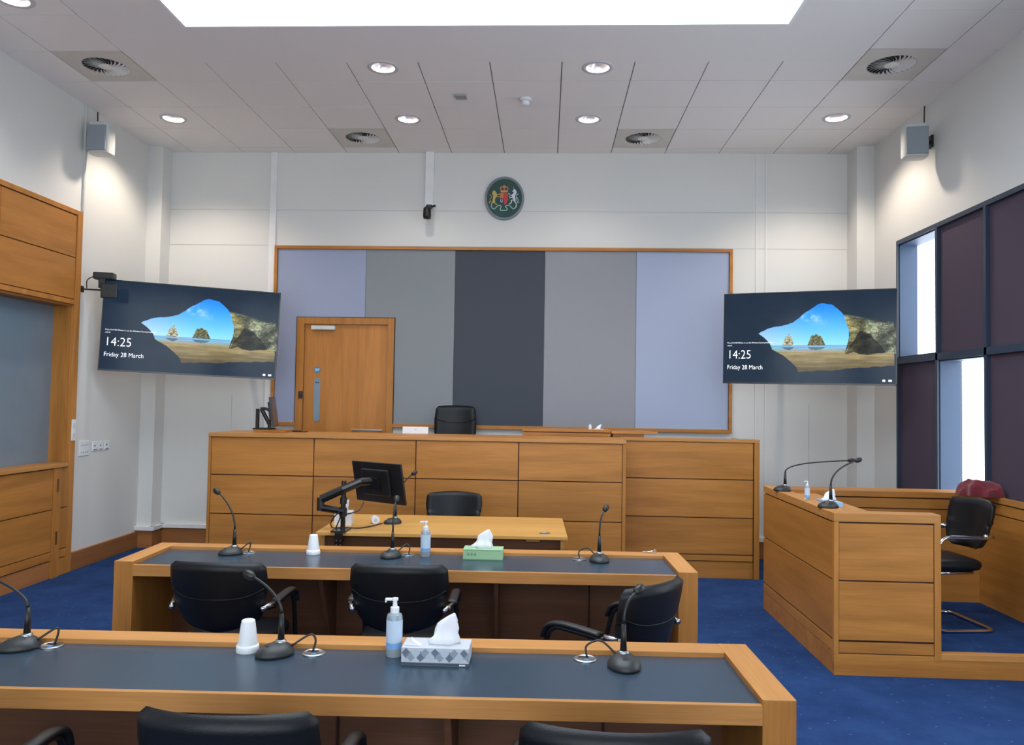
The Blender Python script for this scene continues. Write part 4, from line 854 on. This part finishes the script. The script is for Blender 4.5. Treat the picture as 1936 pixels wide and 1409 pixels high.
# ------------------------------------------------------------------ microphones
def mic(x, y, z, cap, head, label, group, lead=None, cable_to=None, bend=0.5):
    """teardrop base with a collar, switch, stem, gooseneck and capsule; cap = capsule position in the room"""
    t = thing('gooseneck_microphone', label, 'microphone', (x, y, z), head, group)
    bm = BM(); n = 32; rings = []
    for (zz, s, k) in ((0, 1.0, 1), (0.010, 1.03, 1), (0.022, 0.93, 1), (0.034, 0.70, 1), (0.042, 0.42, .8), (0.045, 0.2, .5)):
        rings.append([bm.verts.new((0.058*s*math.cos(2*PI*q/n), (0.080 if math.sin(2*PI*q/n) < 0 else 0.058)*s*math.sin(2*PI*q/n)+0.010*(1-s), zz)) for q in range(n)])
    for a, b in zip(rings, rings[1:]):
        for q in range(n): bm.faces.new((a[q], a[(q+1) % n], b[(q+1) % n], b[q]))
    bm.faces.new(rings[0][::-1]); bm.faces.new(rings[-1]); obj('base', bm, charcoal, t, smooth=True)
    bm = BM(); add_lathe(bm, [(0.020, 0.036), (0.019, 0.050), (0.013, 0.053)], c=(0, 0.012, 0), n=24); obj('collar', bm, steel, t, smooth=True)
    obj('switch', box((-0.010, -0.046, 0.028), (0.010, -0.022, 0.040), 0.003), black_plastic, t)
    bm = BM(); add_tube(bm, [(0, 0.012, 0.05), (0, 0.012, 0.145)], 0.0125, 14, r2=0.008); obj('stem', bm, black_plastic, t, smooth=True)
    ca, sa = math.cos(-head), math.sin(-head); dx, dy, dz = cap[0]-x, cap[1]-y, cap[2]-z; e = Vector((dx*ca-dy*sa, dx*sa+dy*ca, dz)); s0 = Vector((0, 0.012, 0.145))
    hz = Vector((e.x, e.y-0.012, 0)); p1 = s0+Vector((0, 0, (e.z-.145)*bend)); p2 = e-hz*0.35-Vector((0, 0, (e.z-.145)*0.12)); pts = []
    for k in range(15):
        q = k/14; pts.append((1-q)**3*s0+3*q*(1-q)**2*p1+3*q*q*(1-q)*p2+q**3*e)
    bm = BM(); add_tube(bm, pts, 0.0055, 10, r2=0.0048); nk = obj('gooseneck', bm, black_plastic, t, smooth=True)
    dr = (pts[-1]-pts[-2]).normalized(); bm = BM(); P = [e-dr*0.014, e-dr*0.008, e+dr*0.004, e+dr*0.022, e+dr*0.034, e+dr*0.040]
    rr = [0.006, 0.012, 0.0165, 0.017, 0.012, 0.004]; sd = dr.cross(Vector((0, 0, 1))).normalized() if abs(dr.z) < .95 else Vector((1, 0, 0)); u = sd.cross(dr); R = []
    for p, r in zip(P, rr): R.append([bm.verts.new(p+sd*r*math.cos(2*PI*q/16)+u*r*math.sin(2*PI*q/16)) for q in range(16)])
    for a, b in zip(R, R[1:]):
        for q in range(16): bm.faces.new((a[q], a[(q+1) % 16], b[(q+1) % 16], b[q]))
    bm.faces.new(R[0][::-1]); bm.faces.new(R[-1]); bmesh.ops.recalc_face_normals(bm, faces=bm.faces[:]); obj('capsule', bm, black_plastic, t, smooth=True)
    if cable_to:
        dx, dy = cable_to[0]-x, cable_to[1]-y; c = Vector((dx*ca-dy*sa, dx*sa+dy*ca, 0.006)); s1 = Vector((0.02 if c.x > 0 else -0.02, 0.045, 0.028))
        m_ = (s1+c)/2+Vector((0, 0.03, 0.045)); m2 = c+Vector((0, 0.01, 0.04)); bm = BM(); add_tube(bm, smooth_path([s1, m_, m2, c]), 0.004, 8); obj('lead', bm, black_plastic, t, smooth=True)
    return t
G1 = 'gooseneck microphones on the foreground desk'; G2 = 'gooseneck microphones on the middle desk'; G3 = 'gooseneck microphones on the witness box'
mic(-1.895, 2.80, SZ1, (-2.06, 2.86, 0.985), -0.9, 'gooseneck microphone at the far left of the foreground desk, cut by the photo edge', G1, cable_to=(-1.80, 2.84))
mic(-0.955, 2.815, SZ1, (-1.078, 2.87, 1.018), -0.8, 'gooseneck microphone on the foreground desk beside the paper cups', G1, cable_to=(-0.833, 2.84))
mic(0.292, 2.80, SZ1, (0.344, 2.87, 1.0), 0.05, 'gooseneck microphone at the right of the foreground desk', G1, cable_to=(0.165, 2.865), bend=.8)
mic(-1.835, 4.56, SZ1, (-1.955, 4.62, 1.105), -0.8, 'gooseneck microphone leaning left at the left end of the middle desk', G2, cable_to=(-1.752, 4.60))
mic(-0.892, 4.59, SZ1, (-0.884, 4.66, 1.075), -0.3, 'upright gooseneck microphone at the middle of the middle desk, in front of the clerk table', G2, cable_to=(-0.80, 4.65), bend=.8)
mic(0.332, 4.62, SZ1, (0.366, 4.68, 1.045), 0.0, 'gooseneck microphone at the right end of the middle desk', G2, cable_to=(0.216, 4.655), bend=.8)
mic(-1.145, 5.96, 0.7308, (-1.015, 6.02, 1.105), -1.0, 'gooseneck microphone on the clerk table partly behind the black monitor', 'clerk table things')
mic(1.885, 6.23, 1.012, (2.385, 6.20, 1.262), -1.4, 'far gooseneck microphone on the witness box, its neck bent long to the right', G3, bend=.75)
mic(1.895, 5.275, 1.012, (2.09, 5.32, 1.322), -1.2, 'near gooseneck microphone on the witness box by its front corner', G3, bend=.6)
def cable_port(x, y, z, label, g):
    t = thing('desk_cable_port', label, 'cable port', (x, y, z), 0, g)
    bm = BM(); add_lathe(bm, [(0.042, 0), (0.042, 0.003), (0.036, 0.0055), (0.034, 0.004), (0.002, 0.004)], n=32); obj('flange', bm, steel, t, smooth='auto')
    obj('slot', box((-0.026, 0.004, 0.0035), (0.014, 0.02, 0.0052), 0.001), black_plastic, t)
    bm = BM(); add_lathe(bm, [(0.009, 0.004), (0.009, 0.0052)], c=(0.004, -0.016, 0), n=16); obj('blue_button', bm, mat('blue_dot', (70, 140, 190), 0.5), t)
PG1, PG2 = 'round cable ports in the foreground desk', 'round cable ports in the middle desk'
for x, y, l, g in ((-1.806, 2.83, 'round metal cable port at the left of the foreground desk', PG1), (-0.829, 2.838, 'round metal cable port between the tissue box and the paper cups on the foreground desk', PG1), (0.16, 2.865, 'round metal cable port at the right of the foreground desk', PG1),
        (-1.75, 4.602, 'round metal cable port at the left of the middle desk', PG2), (-0.806, 4.652, 'round metal cable port beside the hand gel on the middle desk', PG2), (0.216, 4.655, 'round metal cable port at the right of the middle desk', PG2)):
    cable_port(x, y, SZ1, l, g)

# ------------------------------------------------------------------ small things on the desks
def cups(x, y, label):
    t = thing('paper_cup_stack', label, 'cups', (x, y, SZ1), 0, 'stacks of upturned white cups')
    bm = BM(); add_lathe(bm, [(0.040, 0), (0.041, 0.004), (0.041, 0.02), (0.037, 0.028), (0.036, 0.024)], n=32, caps=False); obj('rims', bm, white_plastic, t, smooth=True)
    bm = BM(); add_lathe(bm, [(0.036, 0.02), (0.026, 0.100), (0.0245, 0.105), (0.024, 0.112), (0.020, 0.115), (0.001, 0.1145)], n=32, caps=False); obj('top_cup', bm, white_plastic, t, smooth=True)
cups(-1.075, 2.84, 'stack of upturned white paper cups on the foreground desk'); cups(-1.368, 4.62, 'stack of upturned white paper cups on the middle desk')
gel = mat('clear_gel', (196, 216, 226), 0.08, trans=0.6); lab_m = mat('pale_blue_label', (186, 204, 224), 0.5); lab_b = mat('blue_label_band', (120, 164, 214), 0.5)
def bottle(x, y, z, label, s=1.0, g=None):
    t = thing('hand_gel_bottle', label, 'bottle', (x, y, z), 0.15, g); t.scale = (s, s, s)
    bm = BM(); add_lathe(bm, [(0.027, 0), (0.029, 0.004), (0.029, 0.140), (0.026, 0.150), (0.013, 0.157), (0.012, 0.16)], n=28); obj('bottle_body', bm, gel, t, smooth='auto')
    bm = BM(); add_lathe(bm, [(0.0295, 0.052), (0.0295, 0.132)], n=28, caps=False); obj('label', bm, lab_m, t, smooth=True)
    bm = BM(); add_lathe(bm, [(0.0295, 0.030), (0.0295, 0.052)], n=28, caps=False); obj('label_band', bm, lab_b, t, smooth=True)
    bm = BM(); add_lathe(bm, [(0.016, 0.155), (0.016, 0.175), (0.009, 0.178), (0.007, 0.198), (0.012, 0.200), (0.012, 0.208)], n=24); add_box(bm, (-0.035, -0.006, 0.199), (0.0, 0.006, 0.208), 0.003); add_box(bm, (-0.036, -0.004, 0.192), (-0.030, 0.004, 0.204), .002); obj('pump', bm, white_plastic, t, smooth='auto')
GB = 'hand gel pump bottles on the desks'
bottle(-0.535, 2.84, SZ1, 'pump bottle of clear hand gel beside the grey tissue box on the foreground desk', 1.0, GB)
bottle(-0.697, 4.63, SZ1, 'pump bottle of clear hand gel on the middle desk', 1.0, GB)
bottle(1.885, 5.68, 1.012, 'pump bottle of clear hand gel on the witness box rail', 0.64, None)
def tissue(bm, pts, base, seed=0, lobes=5):
    """a soft folded sheet rising from the slot: pts = outline (x,z) left side and right side rows"""
    rs = random.Random(seed); n = 26; rows = []
    for (zz, cx, hw, hy) in pts:
        row = []
        for k in range(n):
            a = 2*PI*k/n; fold = 1+0.16*math.sin(lobes*a+zz*60+seed)+0.07*math.sin((lobes+4)*a+seed*2+zz*90)
            row.append(bm.verts.new((cx+hw*math.cos(a)*fold, hy*math.sin(a)*fold, zz)))
        rows.append(row)
    for a, b in zip(rows, rows[1:]):
        for k in range(n): bm.faces.new((a[k], a[(k+1) % n], b[(k+1) % n], b[k]))
    bm.faces.new(rows[-1]); bmesh.ops.recalc_face_normals(bm, faces=bm.faces[:])
def tissue_box(x, y, z, L_, D_, H_, body, label, rz=0.0, pattern=None, big=1.0, seed=1, tcx=0.0):
    t = thing('tissue_box', label, 'tissue box', (x, y, z), rz)
    b = obj('carton', box((-L_/2, -D_/2, 0), (L_/2, D_/2, H_), 0.0015), body, t)
    bm = BM(); tissue(bm, [(H_+.001, tcx-.01, .050*big, .022), (H_+.010, tcx-.008, .055*big, .028), (H_+.024, tcx-.002, .043*big, .022), (H_+.040, tcx+.002, .037*big, .014), (H_+.055, tcx+.005, .038*big, .011), (H_+.070, tcx+.009, .034*big, .009), (H_+.084, tcx+.015, .025*big, .007), (H_+.097, tcx+.022, .014*big, .004), (H_+.108, tcx+.029, .003*big, .001)], 0, seed, 5); obj('tissue', bm, paper, t, smooth=True)
    bm = BM(); pl = [(L_*0.26*math.cos(a)+tcx, 0.028*math.sin(a)) for a in [i*PI/12 for i in range(24)]]; add_prism(bm, pl, H_, H_+.0012, 'XY'); obj('film_window', bm, light_grey, b)
    if pattern: pattern(b, L_, D_, H_)
    return t
def diamonds(b, L_, D_, H_):
    cols = [mat('diamond_slate', (96, 108, 124), .6), mat('diamond_mid', (136, 146, 160), .6), mat('diamond_pale', (176, 184, 196), .6)]
    y = -D_/2
    for k, cm in enumerate(cols):
        bm = BM(); n = 7; w_ = L_/n
        for i in range(n*2):
            if (i*5+k*2) % 3 != k % 3: continue
            cx = -L_/2+w_*0.5*(i+1); cz = 0.030 if i % 2 else 0.044
            pts = [(max(-L_/2+.001, cx-w_*.5), cz), (cx, max(.013, cz-.020)), (min(L_/2-.001, cx+w_*.5), cz), (cx, min(H_-.002, cz+.020))]
            add_prism(bm, pts, y-.0006-.0002*k, y+.0002)
        if len(bm.verts): obj('diamond_pattern', bm, cm, b)
        else: bm.free()
    obj('base_band', box((-L_/2-.0006, -D_/2-.0012, 0.0015), (L_/2+.0006, D_/2+.0006, 0.011)), mat('carton_base_slate', (60, 76, 92), .6), b)
    bm = BM(); add_box(bm, (L_*0.36, y-.0022, 0.003), (L_*0.45, y-.0012, 0.008)); obj('brand_mark', bm, white_plastic, b)
def greenpat(b, L_, D_, H_):
    dk = mat('carton_green_dark', (104, 150, 104), .6)
    bm = BM(); y = -D_/2; add_box(bm, (-L_/2, y-.0006, 0.0), (L_/2, y, 0.006)); add_box(bm, (-L_/2+.01, y-.0006, H_-.008), (L_/2-.01, y, H_-.005))
    for x in (-0.085, -0.065, -0.045): add_prism(bm, [(x, .02), (x+.008, .032), (x, .044), (x-.008, .032)], y-.0006, y)
    obj('printed_band', bm, dk, b)
tissue_box(-0.372, 2.80, SZ1, 0.238, 0.115, 0.062, mat('carton_pale_grey', (186, 190, 200), 0.55), 'grey diamond-patterned tissue box on the foreground desk', 0.0, diamonds, 1.0, 3, 0.03)
t = thing('folded_tag', 'small white folded tag on top of the grey tissue box', 'tag', (-0.455, 2.775, SZ1+.0625)); bm = BM(); add_prism(bm, [(-0.03, 0), (0.03, 0), (0.0, 0.016), (-0.006, 0.024)], -0.012, 0.012); obj('tag', bm, paper, t)
tissue_box(-0.350, 4.62, SZ1, 0.232, 0.115, 0.062, mat('carton_green', (150, 186, 146), 0.55), 'green tissue box with a white tissue on the middle desk', 0.0, greenpat, 1.15, 7, 0.0)
tissue_box(-1.505, 5.86, 0.73, 0.115, 0.115, 0.125, white_plastic, 'white cube tissue box on the clerk table behind the monitor arm', 0.1, None, 0.6, 11, 0.0).scale = (1.1, 1.1, 0.8)
tissue_box(2.012, 5.60, 0.9855, 0.115, 0.20, 0.045, mat('carton_pale_blue', (150, 184, 214), 0.5), 'blue and white tissue box on the witness box ledge', 0.0, None, 0.9, 5, 0.0).scale = (1, 1, 0.75)
tissue_box(0.54, 7.86, 1.412, 0.10, 0.10, 0.005, white_plastic, 'white tissue packet on the raised desk rim behind the bench', 0.0, None, 0.5, 9, 0.0).scale = (1, 1, 0.45)
t = thing('small_bottle', 'tiny white bottle beside the tissue packet on the raised desk rim', 'bottle', (0.455, 7.83, 1.412))
bm = BM(); add_lathe(bm, [(0.016, 0), (0.017, 0.035), (0.008, 0.04), (0.008, 0.052)], n=18); obj('bottle_body', bm, white_plastic, t, smooth='auto')
t = thing('tape_roll', 'small white roll lying on its side on the clerk table', 'roll', (-1.285, 5.93, 0.73+0.03), 0.4)
bm = BM(); add_lathe(bm, [(0.016, -0.028), (0.031, -0.026), (0.031, 0.024), (0.016, 0.028)], n=28, axis='Y'); obj('roll', bm, white_plastic, t, smooth='auto')
bm = BM(); add_lathe(bm, [(0.013, -0.0285), (0.013, -0.0275)], n=24, axis='Y'); obj('core', bm, light_grey, t)
t = thing('glass_stopper', 'small clear glass trinket on the far rim of the middle desk, right end', 'trinket', (0.66, 4.80, 0.771))
bm = BM(); bmesh.ops.create_icosphere(bm, subdivisions=2, radius=0.014, matrix=Matrix.Translation((0.02, 0, 0.014))); obj('bead', bm, clear_plastic, t, smooth=True)
bm = BM(); add_tube(bm, [(-0.05, 0.01, 0.006), (-0.02, 0.0, 0.006), (0.008, 0, 0.012)], 0.005, 8); obj('stem', bm, chrome, t)

# clerk's monitor on a clamp arm
t = thing('clamped_monitor', 'black monitor on a jointed arm clamped to the clerk table', 'monitor', (-1.448, 5.575, 0.73))
bm = BM(); add_box(bm, (-0.06, -0.082, 0.0005), (0.05, 0.08, 0.012), .003); add_box(bm, (-0.028, -0.084, -0.13), (0.028, -0.068, 0.0005), .003); add_box(bm, (-0.02, -0.068, -0.075), (0.02, -0.01, -0.055)); add_lathe(bm, [(0.018, -0.055), (0.018, -0.028)], c=(0, -0.03, 0), n=16) ; obj('clamp', xf(bm, Matrix.Translation((0, 0, 0))), blackmetal, t)
bm = BM()
for z in (-0.115, -0.085, -0.055): 
    for x in (-0.014, 0.014): add_lathe(bm, [(0.005, -0.088), (0.005, -0.083)], c=(x, 0, z), n=10, axis='Y')
obj('bolts', bm, steel, t)
bm = BM(); add_tube(bm, [(0, 0.03, 0.01), (0, 0.03, 0.355)], 0.0175, 14); obj('pole', bm, blackmetal, t, smooth='auto')
bm = BM(); add_lathe(bm, [(0.027, 0.10), (0.027, 0.16)], c=(0, 0.03, 0), n=20); add_lathe(bm, [(0.025, 0.19), (0.025, 0.235)], c=(0, 0.03, 0), n=20); obj('pole_collar', bm, black_plastic, t, smooth='auto')
bm = BM(); add_tube(bm, [(0.0, 0.03, 0.135), (-0.155, -0.01, 0.165)], 0.029, 10, flat=.9); add_tube(bm, [(-0.155, -0.01, 0.145), (-0.155, -0.01, 0.235)], 0.027, 12); add_tube(bm, [(-0.15, -0.01, 0.225), (0.0, 0.0, 0.295), (0.11, 0.08, 0.345)], 0.029, 10, flat=1.1)
add_tube(bm, [(0.11, 0.08, 0.345), (0.19, 0.12, 0.35)], 0.03, 10); obj('jointed_arm', bm, blackmetal, t)
bm = BM(); 
# screen plane: right side nearer the camera, top leaning toward the camera
Mx = Matrix.Translation((0.228, 0.13, 0.335)) @ Matrix.Rotation(math.radians(-33), 4, 'Z') @ Matrix.Rotation(math.radians(12), 4, 'X')
monitor_parts(t, 0.50, 0.305, Mx)
b2 = box((-0.05, -0.045, -0.05), (0.05, -0.026, 0.05), .003); obj('mount_plate', xf(b2, Mx), blackmetal, t)
bm.free()
bm = BM(); add_tube(bm, smooth_path([(0.14, 0.06, 0.20), (0.12, 0.0, 0.15), (0.05, -0.02, 0.125), (0.0, 0.0, 0.12), (-0.03, 0.02, 0.06), (-0.05, 0.03, 0.016)]), 0.0045, 8); add_tube(bm, smooth_path([(-0.02, 0.0, 0.14), (-0.075, 0.0, 0.07), (-0.075, 0.03, 0.016), (0.0, 0.06, 0.015), (0.10, 0.1, 0.006), (0.17, 0.2, 0.006), (0.225, 0.33, 0.008)]), 0.0045, 8)
obj('cables', bm, black_plastic, t, smooth=True)

# ------------------------------------------------------------------ witness box
WX, WY = 1.834, 5.018
struct('floor_witness_platform', box((WX+0.02, WY+0.02, 0), (XR, 6.50, 0.15)), carpet_m)
t = thing('witness_box', 'oak panelled witness box on a raised plinth by the right wall', 'witness box', (2.6, 5.8, 0)); off = t.location.copy()
H = 1.012
bm = BM(); add_box(bm, (WX, WY, 0), (XR-.002, WY+0.02, 0.133), .002); add_box(bm, (WX, WY+0.02, 0), (WX+0.02, 6.60, 0.133), .002); part('plinth', bm, oakX, t, off)
part('threshold', box((2.488, WY-0.006, 0.112), (XR-.002, WY+0.05, 0.153), .003), rimX, t, off)
# front return panel
fy = WY+0.0
bm = BM(); add_box(bm, (WX+0.012, fy+0.012, 0.15), (2.47, fy+0.10, H-.03)); part('shadow_gap', bm, groove, t, off)
for z0, z1 in ((0.588, 0.952), (0.216, 0.588), (0.135, 0.212)): part('panel', box((WX+.03, fy, z0+.0045), (2.446, fy+.03, z1-.0045), .0015), oakX, t, off)
part('front_cap', box((WX-.004, fy-.004, 0.957), (2.49, fy+0.115, H), .003), rimX, t, off)
part('corner_post', box((WX-.002, fy-.002, 0.133), (WX+0.028, fy+0.028, 0.957), .002), oakZ, t, off)
part('end_post', box((2.45, fy-.004, 0.105), (2.49, fy+0.115, 0.957), .002), oakZ, t, off)
part('inner_lining', box((WX+0.03, fy+0.09, 0.15), (2.45, fy+0.112, 0.957)), oakX, t, off)
# side panels facing the desks
bm = BM(); add_box(bm, (WX+0.012, fy+0.03, 0.15), (WX+0.05, 6.59, H-.03)); part('shadow_gap', bm, groove, t, off)
for z0, z1 in ((0.588, 0.952), (0.216, 0.588), (0.135, 0.212)): part('panel', box((WX, fy+.03, z0+.0045), (WX+.03, 6.60, z1-.0045), .0015), oakY, t, off)
part('side_cap', box((WX-.004, fy+0.115, 0.957), (WX+0.11, 6.60, H), .003), rimY, t, off)
part('side_lining', box((WX+0.05, fy+.112, 0.15), (WX+0.07, 6.36, 0.957)), oakY, t, off)
part('ledge', box((WX+0.11, fy+0.30, 0.955), (WX+0.34, 6.355, 0.985), .003), rimY, t, off)
# rear and wall-side panels
bm = BM(); add_box(bm, (WX+0.07, 6.38, 0.15), (XR-0.002, 6.59, H-.05)); part('shadow_gap', bm, groove, t, off)
for z0, z1 in ((0.15, 0.872), (0.880, 0.957)): part('rear_panel', box((WX+0.07, 6.36, z0), (XR-.04, 6.38, z1), .0015), oakX, t, off)
part('rear_cap', box((WX+0.11, 6.352, 0.966), (XR-.002, 6.60, H), .003), oakX, t, off)
for z0, z1 in ((0.15, 0.872), (0.880, 0.957)): part('wall_side_panel', box((XR-0.045, WY+0.05, z0), (XR-.03, 6.36, z1), .0015), oakY, t, off)
part('wall_side_cap', box((XR-0.055, WY, 0.966), (XR-.022, 6.352, H), .003), rimY, t, off)
# burgundy cloth in the corner
bm = BM(); nx_, ny_ = 44, 28; G_ = np.linspace(-1, 1, nx_), np.linspace(-1, 1, ny_); V_ = []
U_, W_ = np.meshgrid(G_[0], G_[1], indexing='ij')
rid = lambda q: 1-np.abs(2*q-1)
hgt = 0.030+0.050*np.clip(1-(U_**2+0.9*W_**2), 0, 1)+0.040*rid(vnoise(U_*1.6+2, W_*1.3+U_*.8+4, 71))*np.clip(1.15-(U_**2+W_**2)*.6, 0, 1)+0.016*rid(vnoise(U_*3.4+5, W_*3.0+6, 72))
edge_ = np.clip((1-np.maximum(np.abs(U_), np.abs(W_)))/0.16, 0, 1)**.6; hgt = hgt*edge_+0.002
rx_ = 0.165*(1-0.22*W_**2*(1+.4*np.sin(U_*3)))*(1+0.10*np.sin(W_*5+1)); ry_ = 0.105*(1-0.30*U_**2)*(1+0.16*np.sin(U_*7+.5))
top = [[bm.verts.new((U_[i, j]*rx_[i, j], W_[i, j]*ry_[i, j], hgt[i, j])) for j in range(ny_)] for i in range(nx_)]
bot = [[bm.verts.new((U_[i, j]*rx_[i, j], W_[i, j]*ry_[i, j], 0)) for j in range(ny_)] for i in range(nx_)]
for i in range(nx_-1):
    for j in range(ny_-1): bm.faces.new((top[i][j], top[i+1][j], top[i+1][j+1], top[i][j+1])); bm.faces.new((bot[i][j], bot[i][j+1], bot[i+1][j+1], bot[i+1][j]))
for i in range(nx_-1): bm.faces.new((bot[i][0], bot[i+1][0], top[i+1][0], top[i][0])); bm.faces.new((top[i][-1], top[i+1][-1], bot[i+1][-1], bot[i][-1]))
for j in range(ny_-1): bm.faces.new((top[0][j], top[0][j+1], bot[0][j+1], bot[0][j])); bm.faces.new((bot[-1][j], bot[-1][j+1], top[-1][j+1], top[-1][j]))
bmesh.ops.recalc_face_normals(bm, faces=bm.faces[:])
o = obj('folded_cloth', bm, redcloth, smooth=True); o.location = (3.372, 6.19, H); o.rotation_euler[2] = math.radians(128); tag(o, 'crumpled burgundy cloth on the corner of the witness box rail', 'cloth')
